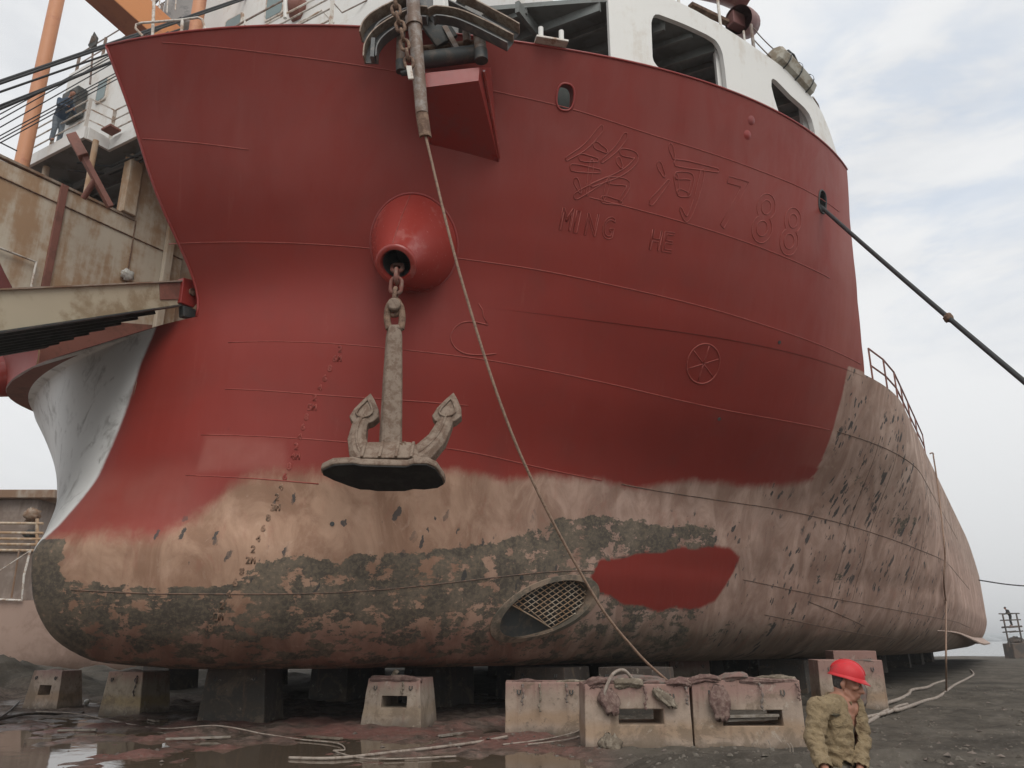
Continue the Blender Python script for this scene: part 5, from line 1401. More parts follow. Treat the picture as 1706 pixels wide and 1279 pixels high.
hang('pale cloth bag hanging at the left of the face of the block beside the worker', on_block(l7, -.02, -.48, -.52, 1.02), on_block(l7, -.02, -.44, -.56, .52), .16, 'rag', 9)
hang('dark rag hanging on the tall pink-streaked block behind the worker', on_block(l8, -.1, .05, -.53, .85), on_block(l8, -.1, .15, -.55, .2), .2, 'rag3', 12)

# hoses and ropes on the ground
def line(name, label, pts, r, mat, cat, n=10, group=None, seg=8):
    o = MB().tube(smooth_path([Vector(p) for p in pts], n), r, seg).build(name, M[mat], loc=pts[0], smooth=180)
    return tag(o, label, cat, group)
def G(px, py, h=.03):
    p = Vector(ground(px, py, 0)); p.z = T(p.x, p.y); p = Vector(ground(px, py, p.z)); p.z = max(T(p.x, p.y), -.03)+h; return p
line('hose', 'pale hose arching over the rags on the front block', [on_block(l6, .02, -.56, -.52, .80), on_block(l6, .02, -.52, -.54, 1.0), on_block(l6, .02, -.38, -.45, 1.22), on_block(l6, .02, -.18, -.3, 1.27), on_block(l6, .02, -.02, -.2, 1.12)], .028, 'hose', 'hose')
line('hose', 'thick dusty hose snaking over the dirt from the worker towards the hull', [G(1400,1212,.04), G(1445,1200,.04), G(1478,1189,.04), G(1500,1186,.04), G(1540,1172,.04), G(1565,1162,.04), G(1590,1142,.04), G(1612,1133,.04), G(1622,1124,.04), G(1617,1117,.04)], .045, 'hose', 'hose')
line('hose', 'second dusty hose kinked on the dirt, nearer the keel blocks', [G(1425,1196,.04), G(1480,1190,.04), G(1495,1182,.04), G(1512,1176,.04)], .04, 'hose', 'hose')
line('hose', 'thinner hose bending behind the tall block along the dark hull edge', [G(1470,1178,.04), G(1500,1166,.04), G(1514,1158,.04), G(1520,1152,.04), G(1545,1148,.04), G(1556,1138,.04), G(1576,1134,.04)], .05, 'hose', 'hose')
hp_ = [Vector(hit(p.x, p.y)) + hnorm(Vector(hit(p.x, p.y)).z-KB, Vector(hit(p.x, p.y)).y)*.07 for p in smooth_path([V(1551,755,0), V(1558,800,0), V(1565,860,0), V(1571,925,0), V(1569,965,0), V(1573,1005,0)], 4)]
tp_ = V(XC+hb(7.2, 35.0)+.06, 35.0, ZD+ZW+.3)
line('hanging_rope', 'long tan rope hanging from the main deck rail down the flaking side to the ground', [tp_]+hp_+[Vector(at_depth(1576, 1080, 27.5)), G(1577, 1152, .03)], .03, 'rope_tan', 'rope')
line('cable', 'black cable lying across the mud at far left', [G(-20,1206,.02), G(40,1199,.03), G(95,1192,.03), G(140,1184,.03)], .03, 'hose_dark', 'cable')
line('cable', 'thin dark cable on the mud beside the smallest block', [G(-15,1152,.04), G(15,1160,.04), G(32,1168,.03)], .025, 'hose_dark', 'cable')
line('rope', 'thin pale rope across the mud before the yellow-stained block', [G(60,1186,.02), G(130,1194,.02), G(190,1203,.02), G(270,1212,.02), G(360,1218,.02), G(440,1228,.02)], .014, 'hose', 'rope')
line('hose', 'pale hose running from the puddle to the solid damp-patched block', [G(480,1279,.015), G(560,1268,.02), G(660,1257,.02), G(720,1250,.03), G(790,1236,.03), G(845,1228,.03)], .024, 'hose', 'hose')
line('rope', 'thin pale rope curving along the mud before the lone clean block', [G(430,1226,.02), G(500,1238,.02), G(560,1247,.02), G(574,1256,.02), G(556,1262,.02), G(620,1266,.02), G(760,1266,.02)], .013, 'hose', 'rope')
line('hose', 'thin pale hose looping against the foot of the solid damp-patched block', [G(838,1236,.02), G(905,1230,.03), G(955,1222,.06), on_block(l5, 0, .72, -.55, .22), on_block(l5, 0, .70, -.53, .10), G(945,1240,.02), G(880,1243,.02)], .014, 'hose', 'hose')
line('mooring_line', 'thin dark line leaving the far stern to the right', [Vector(at_depth(1630, 966, 66)), Vector(at_depth(1675, 973, 66)), Vector(at_depth(1720, 977, 66)), Vector(at_depth(1800, 984, 66))], .05, 'rope_black', 'rope')
bl = MB().ball(G(147, 1152, .07), .075, 14).build('ball', M['white'], loc=G(147,1152,0), smooth=180); tag(bl, 'small white ball on the mud between the two leftmost blocks', 'ball')
# puddle-side stubble: a few pale reeds by the front blocks
for i, (px, py) in enumerate(((1283,1250), (1316,1256), (1321,1258))):
    line('dry_stalk', ('short pale stalk on the dirt before the block beside the worker', 'taller pale stalk on the dirt, left of a close pair near the worker', 'pale stalk nearest the worker on the dirt mound')[i], [G(px,py,-.02), G(px,py,.08)+RT*.01, G(px,py,.15)-RT*.02], .008, 'hose', 'stalk', 4, 'dry stalks by the front blocks', 5)

# ------------------------------------------------------------------ the other vessel behind, at left
bg0 = Vector(ground(40, 1122, 0)); DB = cam_xy(bg0.x, bg0.y)[1]
ob = thing('moored_barge', 'faded pink-brown work vessel with a small cabin, behind the bow at far left', 'barge', bg0)
def Bp(px, py, dd=0): return P(px, py, DB+dd)
def zat(py, px=30): return Bp(px, py).z
mb = MB(); secs = []
for i in range(26):
    f = i/25; X = -46+26.0*f; zt = zat(1000)
    bulge = 1.0*ease((f-.75)/.25)
    sec = []
    for z, off in ((-.2,.9), (.25,.35), (.9,.08), (zt*.6,0), (zt,-.12), (zt, 7.5), (-.2, 7.5)):
        x, y = from_cam(X, DB+off+bulge*2.2); sec.append(V(x, y, z))
    secs.append(sec)
mb.loft(secs).build('hull', M['pinkhull'], ob, smooth=35)
z0, z1 = zat(1000)+.02, zat(915)
def cbox(px0, px1, za, zb, dd, dep, name, mat, bev=.03, par=None):
    a = Bp(px0, 950, dd); c = Bp(px1, 950, dd); m_ = (a+c)/2; m_.z = (za+zb)/2
    return MB().obox(m_+FW*dep/2, RT*((c-a).length/2), FW*dep/2, UP*(zb-za)/2).build(name, M[mat], par or ob, bevel=bev)
cbox(-420, 52, z0, z1, .25, 5, 'side_plating', 'dullwall')
cbox(-420, 44, z1+.01, zat(826), 1.2, 4, 'cabin', 'dullwall')
cbox(-440, 69, zat(826)+.01, zat(812), .6, 5.5, 'cabin_roof', 'beige_dark')
for py in (868, 884, 894, 903, 913):
    mb = MB(); mb.tube([Bp(-420, py-1, .1), Bp(72 if py < 900 else 60, py+4, .1)], .075, 8); mb.build('rail_pipe', M['beige'], ob, smooth=40)
for px in (-90, 62): MB().tube([Bp(px, 864, .12), Bp(px, 918, .12)], .09, 8).build('rail_post', M['beige'], ob, smooth=40)
MB().tube([Bp(-60, 996, -.25), Bp(36, 1000, -.25), Bp(40, 958, -.2), Bp(50, 918, -.1)], .06, 8).build('pipe_frame', M['white_rail'], ob, smooth=40)
MB().tube([Bp(19, 996, -.2), Bp(32, 916, -.1)], .05, 8).build('pipe_frame', M['beige_dark'], ob, smooth=40)
MB().tube([Bp(0, 950, -.4), Bp(52, 916, -.3)], .03, 6).build('stay_wire', M['white_rail'], ob, smooth=40)
crumple('net_heap', M['beige_dark'], Bp(54, 858, .5), .42, (1,1,.9), .5, 3, 2, parent=ob)
crumple('winch', M['dark_steel'], Bp(50, 890, .4), .35, (1,1,.7), .3, 3, 4, parent=ob)

for i in range(34):                                      # small crumpled scraps tucked between the bigger rags
    L0, yw, wd, hh_, nm = ((l5, 0, .66, .93, 'solid damp-patched block'), (l6, .02, .82, 1.0, 'front block with the open slot'), (l7, -.02, .84, 1.06, 'block beside the worker'))[i % 3]
    rr_ = random.Random(i); x = rr_.uniform(-wd, wd); y = rr_.uniform(-.42, .1)
    o = crumple('rag_scrap', M[('rag','rag2','rag3')[rr_.randrange(3)]], on_block(L0, yw, x, y, hh_+.02), rr_.uniform(.05,.09), (rr_.uniform(1,1.8), rr_.uniform(.8,1.3), rr_.uniform(.4,.8)), .55, 2.6, i, loc=on_block(L0, yw, x, y, hh_), n=14)
    tag(o, 'small crumpled rag scrap among the rags on the '+nm, 'rag', 'crumpled scraps on the '+nm)
# loose rubble, flakes and scraps over the mud, too many to count
mb = MB(); rnd = random.Random(5)
for i in range(5200):
    D = 9.5+rnd.random()**1.5*19; X = -.62*D+rnd.random()*(.62+.62)*D
    x, y = from_cam(X, D); z = T(x, y)
    if z < -.03: continue
    if mnoise.noise(V(x*.45, y*.45, 9)) < -.02+rnd.uniform(-.3,.3): continue
    r = .010+.045*rnd.random()**4; b0 = len(mb.v)
    for k in range(6):
        a = k*math.pi/3+rnd.random(); mb.v.append(V(x+r*math.cos(a)*rnd.uniform(.7,1.5), y+r*math.sin(a)*rnd.uniform(.7,1.5), z-.005+r*.15*rnd.random()))
    mb.v.append(V(x, y, z+r*rnd.uniform(.4,.8)))
    mb.f += [(b0+k, b0+(k+1) % 6, b0+6) for k in range(6)]
rb = mb.build('rubble', dirty('mixed_rubble', (.20,.165,.14), (.07,.055,.045), .6, .9, 2.2, .5, .2)); tag(rb, kind='stuff')
M['wood2'] = dirty('wet_dark_wood', (.13,.10,.075), (.22,.18,.14), .4, .8, 5, .3, .3)
for i, (px, py, L, a, lb_) in enumerate(((330,1236,1.1,.3,'dark plank lying flat in the mud before the dark keel block'), (540,1234,.8,-.5,'short timber offcut lying on red mud left of the lone clean block'), (760,1218,.9,.9,'timber scrap between the lone clean block and the solid damp-patched block'), (255,1205,.6,-.9,'small dark board at the foot of the yellow-stained block'), (128,1222,.7,.2,'thin board by the puddle edge at far left'))):
    p = G(px, py, .02); d = V(math.cos(YAW+a), math.sin(YAW+a), 0)
    o = MB().beam(p-d*L/2, p+d*L/2, .11, .035).build('plank', M['wood2'] if i % 2 else M['wood'], loc=p, bevel=.006); tag(o, lb_, 'plank', 'timber scraps on the mud')

# torn strips dangling off the block edges
for i, (L0, yw, x, h, ln, m_, lb_) in enumerate(((l5,0,-.42,.9,.30,'rag3','dark torn strip dangling down the left of the solid damp-patched block'), (l5,0,-.10,.9,.42,'rag2','longer torn strip dangling down the middle of the solid damp-patched block'), (l5,0,.40,.9,.26,'rag3','torn strip dangling at the right of the solid damp-patched block'),
    (l6,.02,.12,.97,.30,'rag','thin red-stained strip dangling above the slot of the front block'), (l6,.02,.80,.97,.22,'rag3','short strip dangling at the right corner of the front block with the open slot'), (l7,-.02,.22,1.02,.36,'rag3','dark cord-like strip across the face of the block beside the worker'), (l7,-.02,.83,1.02,.2,'rag','torn strip at the right edge of the block beside the worker'),
    (l2,-.3,.36,.9,.42,'rag3','dark strip dangling at the right of the yellow-stained block'), (l4,-.16,.2,.9,.2,'rag2','thin strip dangling above the slot of the lone clean block'))):
    a = on_block(L0, yw, x, -.56 if L0 is l4 else -.50 if L0 is l2 else -.52, h); pts = [a+UP*.05+FW*.06, a, a+RT*.015-UP*ln*.4-FW*.03, a-RT*.02-UP*ln*.75-FW*.035, a+RT*.01-UP*ln-FW*.04]
    pts = smooth_path(pts, 5); o = MB().tube(pts, [.018*(1+.6*math.sin(k*1.7+i)) for k in range(len(pts))], 7).build('rag_strip', M[m_], loc=a, smooth=180)
    tag(o, lb_, 'rag', 'torn strips on the keel blocks')

mb = MB(); rnd = random.Random(11)
for i in range(5200):
    D = 6+rnd.random()**1.4*26; X = (-.02+rnd.random()*.68)*D+.3
    x, y = from_cam(X, D)
    if mnoise.noise(V(x*.6, y*.6, 4)) < rnd.uniform(-.5,.35): continue
    z = T(x, y); r = .010+.05*rnd.random()**3; b0 = len(mb.v)
    for k in range(7):
        a = k*math.pi*2/7+rnd.random()*.5; mb.v.append(V(x+r*math.cos(a)*rnd.uniform(.7,1.4), y+r*math.sin(a)*rnd.uniform(.7,1.4), z-.012))
    for k in range(7):
        a = k*math.pi*2/7; mb.v.append(V(x+.6*r*math.cos(a)*rnd.uniform(.6,1.2), y+.6*r*math.sin(a)*rnd.uniform(.6,1.2), z+r*rnd.uniform(.3,.6)))
    mb.f += [(b0+k, b0+(k+1) % 7, b0+7+(k+1) % 7, b0+7+k) for k in range(7)]+[tuple(b0+7+k for k in range(7))]
cl_ = mb.build('soil_clods', dirty('dry_brown_soil', (.10,.086,.07), (.165,.145,.12), .5, .95, 3, .4, .4)); tag(cl_, kind='stuff')
# ------------------------------------------------------------------ people
def skin_mesh(name, chains, voxel, mat, parent, smooth_it=4, post=None, local=False):
    """one continuous surface grown over tapered limbs: chains of (point, radius[, flatten]) swept as balls, then fused"""
    mb = MB()
    for ch in chains:
        pts = [(Vector(c[0]), c[1], c[2] if len(c) > 2 else None) for c in ch]
        for (p0, r0, f0), (p1, r1, f1) in zip(pts, pts[1:]) if len(pts) > 1 else [(pts[0], pts[0])]:
            n = max(1, int((p1-p0).length/(min(r0, r1)*.35)))
            for i in range(n+1):
                f = i/n; p = p0.lerp(p1, f); r = r0+(r1-r0)*f
                ball = MB().ball((0,0,0), 1, 12)
                if f0:
                    (ax, ay, az), (sa, sb, sc_) = f0
                    vs = [p+ax*v.x*r*sa+ay*v.y*r*sb+az*v.z*r*sc_ for v in ball.v]
                else: vs = [p+v*r for v in ball.v]
                mb.add(vs, ball.f)
    o0 = WORLD[parent] if not local else V(0,0,0)
    me = bpy.data.meshes.new('tmp'); me.from_pydata([v-o0 for v in mb.v], [], mb.f); ob = bpy.data.objects.new('tmp', me); COL.objects.link(ob)
    m = ob.modifiers.new('r', 'REMESH'); m.mode = 'VOXEL'; m.voxel_size = voxel; m.use_smooth_shade = True
    s = ob.modifiers.new('s', 'SMOOTH'); s.iterations = smooth_it; s.factor = .5
    dg = bpy.context.evaluated_depsgraph_get(); out = bpy.data.meshes.new_from_object(ob.evaluated_get(dg))
    bpy.data.objects.remove(ob); bpy.data.meshes.remove(me)
    out.name = name
    if post: post(out, o0)
    for p in out.polygons: p.use_smooth = True
    out.materials.clear()
    for k in (mat if isinstance(mat, list) else [mat]): out.materials.append(k)
    o = bpy.data.objects.new(name, out); COL.objects.link(o); o.parent = parent; WORLD[o] = o0
    return o
def drop_faces(me, test):
    bm = bmesh.new(); bm.from_mesh(me); bmesh.ops.delete(bm, geom=[f for f in bm.faces if test(f.calc_center_median(), f.normal)], context='FACES'); bm.to_mesh(me); bm.free()

skinm, t, b = newmat('weathered_skin'); o = t.obj()
t.set(b.inputs['Base Color'], t.mix(t.noise(o, 14, 4, .6), (.30,.135,.085), (.43,.215,.145))); b.inputs['Roughness'].default_value = .5
b.inputs['Subsurface Weight'].default_value = .08; b.inputs['Subsurface Radius'].default_value = (.02,.008,.004)
t.set(b.inputs['Normal'], t.bump(t.noise(o, 60, 4, .6), .15, .004))
khaki, t, b = newmat('dusty_khaki_cotton'); o = t.obj()
n1 = t.noise(o, 5, 6, .65); n2 = t.noise(o, 22, 6, .7)
c = t.mix(n1, (.19,.135,.072), (.35,.265,.155)); c = t.mix(t.math('MULTIPLY', t.step(n2, .55, .72), .5), c, (.42,.345,.235)); c = t.mix(t.math('MULTIPLY', t.step(t.noise(o, 9, 7, .7), .54, .68), .6), c, (.16,.105,.055))
t.set(b.inputs['Base Color'], c); b.inputs['Roughness'].default_value = .9
t.set(b.inputs['Normal'], t.bump(t.math('ADD', t.math('MULTIPLY', t.noise(o, 90, 3, .6), .5), t.math('MULTIPLY', t.noise(o, 26, 5, .7, 1.0), 2.2)), .8, .012))
M['helmet'] = dirty('red_helmet_plastic', (.55,.026,.032), (.36,.05,.05), .3, .5, 9, .08, .05, spec=.35)
M['olive'] = dirty('dark_olive_vest', (.075,.062,.04), (.12,.10,.06), .3, .9, 12, .2, .3)
M['trouser'] = dirty('dusty_grey_trousers', (.15,.135,.11), (.2,.17,.13), .4, .9, 8, .2, .3)
M['hair'] = dirty('short_dark_hair', (.03,.025,.022), (.09,.08,.075), .4, .7, 30, .2, .4)
M['eye'] = dirty('eye_white', (.55,.5,.46), None, 0, .3, 5, .05, 0)
M['pupil'] = dirty('dark_pupil', (.012,.01,.01), None, 0, .2, 5, .05, 0)
WD = 6.2
def W(px, py, dd=0.0): return P(px, py, WD+dd)
wp = ground(1393, 1250, 0); wloc = from_cam(cam_xy(*P(1393, 1270, WD).xy)[0], WD)
gz_ = T(*wloc)
wk = thing('person', 'worker in red hard hat and open dusty khaki jacket looking down to the right', 'person', (wloc[0], wloc[1], gz_))
# body axes: chest turned to the viewer's right
yawb = math.radians(38)
fB = (-FW*math.cos(yawb)+RT*math.sin(yawb)).normalized(); sB = UP.cross(fB).normalized()     # forward, his left
fl3 = lambda a, b2, c: ((sB, fB, UP), (a, b2, c))
hip = W(1394, 1283, .03); chest = W(1392, 1205, .04); nck = W(1402, 1167, .05)
shR, shL = W(1363, 1180, -.10), W(1424, 1180, .10)            # his right shoulder is at the viewer's left
elR, elL = W(1356, 1232, -.16), W(1435, 1230, .08)
wrR, wrL = W(1376, 1284, -.34), W(1433, 1284, -.14)
hC = W(1411, 1139, .04)
hf = (RT*.84-FW*.46-UP*.27).normalized(); hs_ = UP.cross(hf).normalized(); hu = hf.cross(hs_).normalized()
def H(f, s, u): return hC+hf*f+hs_*s+hu*u
headax = lambda a, b2, c: ((hf, hs_, hu), (a, b2, c))
legs = []
for sgn, fo in ((-1, .02), (1, .10)):
    hp0 = hip+sB*.095*sgn; kn0 = V(hp0.x, hp0.y, gz_+.46)+fB*(.07+fo)+sB*.03*sgn; an0 = V(hp0.x, hp0.y, gz_+.09)+fB*(.0+fo)+sB*.04*sgn
    legs.append((hp0, kn0, an0))
def fingers(wr, el, palm_n):
    d = (wr-el).normalized(); sd = d.cross(palm_n).normalized(); out = [[(wr, .027), (wr+d*.05, .034, ((sd, d, palm_n), (1.25, 1, .6))), (wr+d*.095, .034, ((sd, d, palm_n), (1.25, 1, .55)))]]
    for i, (off, L) in enumerate(((-.032,.068), (-.011,.08), (.011,.075), (.032,.058))):
        b0 = wr+d*.10+sd*off; b1 = b0+d*L*.5-palm_n*.012; b2 = b1+d*L*.28-palm_n*.028; b3 = b2+d*L*.12-palm_n*.026
        out.append([(b0, .0105), (b1, .0095), (b2, .009), (b3, .008)])
    t0 = wr+d*.035-sd*.036; t1 = t0+d*.03-sd*.024-palm_n*.012; t2 = t1+d*.034-sd*.006-palm_n*.018
    out.append([(t0, .014), (t1, .0115), (t2, .0095)])
    return out
chains = [
 [(hip, .125, fl3(1.25,.9,.9)), (hip.lerp(chest, .45), .12, fl3(1.15,.85,1)), (chest, .135, fl3(1.2,.85,1)), (chest.lerp(nck, .7), .115, fl3(1.2,.8,.8))],
 [(nck-UP*.02, .068), (nck.lerp(hC, .5)+(-hf)*.012, .058), (H(-.03,0,-.04), .058)],
 [(shR, .062), (elR, .043), (wrR, .028)], [(shL, .062), (elL, .043), (wrL, .028)],
 [(chest.lerp(nck,.6), .08), (shR, .066)], [(chest.lerp(nck,.6), .08), (shL, .066)],
 [(H(-.015,0,.045), .088, headax(1.08,.86,.92)), (H(.0,0,.02), .084, headax(1.05,.86,1))],
 [(H(.045,0,-.02), .055, headax(.85,1.05,1.1)), (H(.05,0,-.065), .045, headax(.9,1.05,.8)), (H(.068,0,-.088), .024, headax(1,1.3,.8))],
 [(H(.0,.05,-.055), .026), (H(.055,.03,-.09), .02)], [(H(.0,-.05,-.055), .026), (H(.055,-.03,-.09), .02)],
 [(H(.085,0,.02), .012), (H(.104,0,-.012), .0145), (H(.112,0,-.026), .0165)],
 [(H(.092,.013,-.030), .0105)]*2, [(H(.092,-.013,-.030), .0105)]*2,
 [(H(.072,.038,.0), .02), (H(.06,.056,-.01), .018)], [(H(.072,-.038,.0), .02), (H(.06,-.056,-.01), .018)],
 [(H(.082,.035,.034), .013), (H(.086,.0,.036), .012), (H(.082,-.035,.034), .013)],
 [(H(.085,.02,-.056), .009), (H(.094,0,-.054), .010), (H(.085,-.02,-.056), .009)],
 [(H(.085,.018,-.067), .0095), (H(.092,0,-.068), .0105), (H(.085,-.018,-.067), .0095)],
 [(H(-.012,.079,.018), .014, headax(1,.45,1.2)), (H(-.018,.085,-.005), .019, headax(1,.4,1.3)), (H(-.008,.080,-.03), .011, headax(1,.5,1))],
 [(H(-.012,-.079,.018), .014, headax(1,.45,1.2)), (H(-.018,-.085,-.005), .019, headax(1,.4,1.3)), (H(-.008,-.080,-.03), .011, headax(1,.5,1))],
]+[[(h_, .085), (k_, .058), (a_, .042), (a_-UP*.04+fB*.05, .04), (a_-UP*.05+fB*.14, .034)] for h_, k_, a_ in legs]
chains += fingers(wrR, elR, (-FW*.3+RT*.6+UP*.5).normalized())+fingers(wrL, elL, (-FW*.5-RT*.6+UP*.4).normalized())
body = skin_mesh('body', chains, .0065, skinm, wk, 3)
for s_ in (1, -1):
    MB().ball(H(.078, .031*s_, .012), .0125, 12).build('eye', M['eye'], wk, smooth=180)
    MB().ball(H(.0875, .032*s_, .0095), .0062, 10).build('pupil', M['pupil'], wk, smooth=180)
    MB().tube([H(.09,.014*s_,.034), H(.092,.03*s_,.038), H(.082,.05*s_,.032)], [.003,.0045,.003], 6).build('eyebrow', M['hair'], wk, smooth=180)
MB().tube([H(.092,.022,-.062), H(.1,0,-.0615), H(.092,-.022,-.062)], .0022, 5).build('mouth_line', M['pupil'], wk)
def hair_post(me, o0):
    drop_faces(me, lambda c, n: (c+o0-hC).dot(hf) > -.02 or (c+o0-hC).dot(hu) < -.045)
skin_mesh('hair', [[(H(-.02,0,.045), .091, headax(1.06,.9,.92)), (H(-.012,0,.0), .086, headax(1.08,.9,1))]], .008, M['hair'], wk, 2, hair_post)
skin_mesh('trousers', [[(hip+UP*.02, .135, fl3(1.25,.95,.7)), (hip-UP*.05, .135, fl3(1.25,.95,.8))]]+[[(h_-UP*.03, .105), (k_, .078), (a_+UP*.03, .07)] for h_, k_, a_ in legs], .014, M['trouser'], wk, 3)
for h_, k_, a_ in legs:
    skin_mesh('boot', [[(a_+UP*.05, .055), (a_-UP*.03, .055), (a_-UP*.045+fB*.08, .05), (a_-UP*.05+fB*.16, .042)]], .01, M['hair'], wk, 2)
skin_mesh('vest', [[(hip+UP*.04, .132, fl3(1.2,.92,.8)), (hip.lerp(chest, .5), .127, fl3(1.15,.9,1)), (hip.lerp(chest, .9), .135, fl3(1.14,.9,.8))]], .012, M['olive'], wk, 3)
# jacket
hem = hip+UP*.055
def jacket_post(me, o0):
    axis_b, axis_t = hip, nck
    def test(c, n):
        p = c+o0; h_ = (p.z-hip.z)/(nck.z-hip.z)
        mid = hip.lerp(nck, max(0, min(1, h_))); d = p-mid
        if p.z > nck.z+.05 or (p.z > nck.z-.03 and d.length < .064): return True                         # neck opening
        if p.z < hem.z-.035 and abs((p-hip).dot(sB)) < .22 and d.length < .28 and (p-wrR).length > .12 and (p-wrL).length > .12: return True
        if (p-wrR).dot((wrR-elR).normalized()) > -.02 and (p-wrR).length < .12: return True
        if (p-wrL).dot((wrL-elL).normalized()) > -.02 and (p-wrL).length < .12: return True
        s = d.dot(sB); f = d.dot(fB)
        wid = .028+.046*max(0, min(1, (h_-.35)/.6))
        for a_, b_ in ((elL, wrL), (elR, wrR), (shL, elL)):
            u_ = (b_-a_).normalized(); q_ = p-a_
            if 0 < q_.dot(u_) < (b_-a_).length and (q_-u_*q_.dot(u_)).length < .074: return False
        return f > .035 and abs(s-.012) < wid and h_ > -.1 and n.dot(fB) > -.2
    # folds first
    for v in me.vertices:
        p = v.co+o0; amp = .009*mnoise.noise(p*8)+.012*(1-2.4*abs(mnoise.noise(V(p.x*12+p.z*5, p.y*12, p.z*15))))+.004*mnoise.noise(p*36)-.004
        for a_, b_ in ((shR, elR), (elR, wrR), (shL, elL), (elL, wrL)):
            dd = (b_-a_); L2 = dd.length; u_ = dd/L2; tt = (p-a_).dot(u_)/L2
            if -.1 < tt < 1.15 and (p-(a_+dd*tt)).length < .10:
                rad = p-(a_+dd*tt); ang = math.atan2(rad.dot(RT), rad.dot(FW))
                k2 = mnoise.noise(V(tt*L2*34+ang*1.3, ang*1.6+a_.x, a_.z*3))*.0085*(1.15 if b_ in (wrR, wrL) else .35+.8*ease((tt-.45)/.5)); amp += k2; break
        else:
            amp += .007*mnoise.noise(V(p.z*30+(p-hip).dot(sB)*16, (p-hip).dot(sB)*9, 2.0))*ease((chest.z+.05-p.z)/.15)
        v.co += v.normal*amp
    drop_faces(me, test)
jk = skin_mesh('jacket', [
 [(hem, .158, fl3(1.15,.98,.55)), (hip.lerp(chest, .45), .148, fl3(1.12,.95,1)), (chest, .15, fl3(1.12,.92,1)), (chest.lerp(nck, .60), .118, fl3(1.2,.88,.8)), (nck-UP*.02, .088, fl3(1.1,1,.8))],
 [(nck-UP*.035, .074), (shR.lerp(nck,.42)-UP*.004, .070), (shR, .070)], [(nck-UP*.035, .074), (shL.lerp(nck,.42)-UP*.004, .070), (shL, .070)],
 [(chest.lerp(nck,.60), .082), (shR, .075)], [(chest.lerp(nck,.60), .082), (shL, .075)],
 [(shR, .076), (elR, .060), (wrR, .048)], [(shL, .076), (elL, .060), (wrL, .048)],
 [(elR, .062), (elR.lerp(wrR,.4), .058)], [(elL, .062), (elL.lerp(wrL,.4), .058)]], .0085, khaki, wk, 3, jacket_post)
sol = jk.modifiers.new('thick', 'SOLIDIFY'); sol.thickness = .007; sol.offset = 0
# collar, placket edges, pocket flap, shoulder tab
dgx = None
def surf(px, py):                                   # a point on the jacket seen from the survey point
    jd = jk.data; 
    return None
from mathutils.bvhtree import BVHTree
bmj = bmesh.new(); bmj.from_mesh(jk.data); bvh = BVHTree.FromBMesh(bmj); jo = WORLD[jk]
def on_jk(px, py, off=.006):
    d = Vector(ray(px, py)).normalized(); h_ = bvh.ray_cast(V(0,0,CZ)-jo, d)
    if h_[0] is None: return None, None
    n = h_[1] if h_[1].dot(d) < 0 else -h_[1]
    return h_[0]+jo+n*off, n
def patch(name, pxs, mat, th=.006, off=.004):
    """a flat sewn-on piece following the cloth"""
    pts = []
    for p in pxs:
        q, n = on_jk(*p, off)
        if q is not None: pts.append((q, n))
    if len(pts) < 3: return None
    nn = sum((n for _, n in pts), V(0,0,0)).normalized(); m = len(pts)
    mb = MB(); c0 = sum((q for q, _ in pts), V(0,0,0))/m
    mb.v = [q for q, _ in pts]+[q+nn*th for q, _ in pts]+[c0+nn*th*1.5]
    for i in range(m): j = (i+1) % m; mb.f += [(i, j, m+j, m+i), (m+i, m+j, 2*m)]
    return mb.build(name, mat, jk, smooth=30)
patch('pocket_flap', [(1383,1199),(1394,1202),(1404,1204),(1402,1209),(1393,1211),(1386,1207)], khaki)
patch('shoulder_tab', [(1361,1163),(1374,1158),(1378,1163),(1366,1168)], khaki)
patch('badge', [(1382,1190),(1390,1188),(1400,1190),(1392,1194)], M['olive'], .004)
secs = []
for k_ in range(21):                                     # turned-down collar, open at the throat
    an = math.radians(-128+k_*256/20); u_ = -fB*math.cos(an)+sB*math.sin(an)
    fr = abs(k_-10)/10; c0 = nck+UP*.020-fB*.006+u_*(.086+.016*fr)-UP*.080*fr**2.2
    secs.append([c0-u_*.004, c0-u_*.002+UP*.034*(1-.3*fr), c0+u_*.010+UP*.036*(1-.3*fr), c0+u_*(.038+.012*fr)-UP*(.016+.012*fr), c0+u_*(.034+.012*fr)-UP*(.021+.012*fr), c0+u_*.006+UP*.022*(1-.3*fr)])
MB().loft(secs).build('collar', khaki, jk, smooth=60)
# hard hat
hh = hC+hu*.052-hf*.008
hup = (UP*.95+RT*.23-FW*.06).normalized(); hup = (hup-hf*0).normalized()
hfw = (RT*.90-FW*.36-UP*.20); hfw = (hfw-hup*hfw.dot(hup)).normalized(); hsd = hup.cross(hfw)
dome = MB(); n = 40; rows = 14
for i in range(rows+1):
    th = math.pi/2*i/rows
    for k_ in range(n):
        a = 2*math.pi*k_/n; rx, ry, rz_ = .122, .104, .114
        q = hh+hfw*rx*math.cos(th)*math.cos(a)+hsd*ry*math.cos(th)*math.sin(a)+hup*rz_*math.sin(th)**.92
        q += hup*.006*math.exp(-(math.sin(a)/.12)**2*1.0)*math.cos(th)*(1 if i < rows else 0)*0
        dome.v.append(q)
for i in range(rows):
    for k_ in range(n): dome.f.append((i*n+k_, i*n+(k_+1) % n, (i+1)*n+(k_+1) % n, (i+1)*n+k_))
hat = dome.build('hard_hat', M['helmet'], wk, smooth=180)
brim = MB(); br1, br2, br3, br4 = [], [], [], []
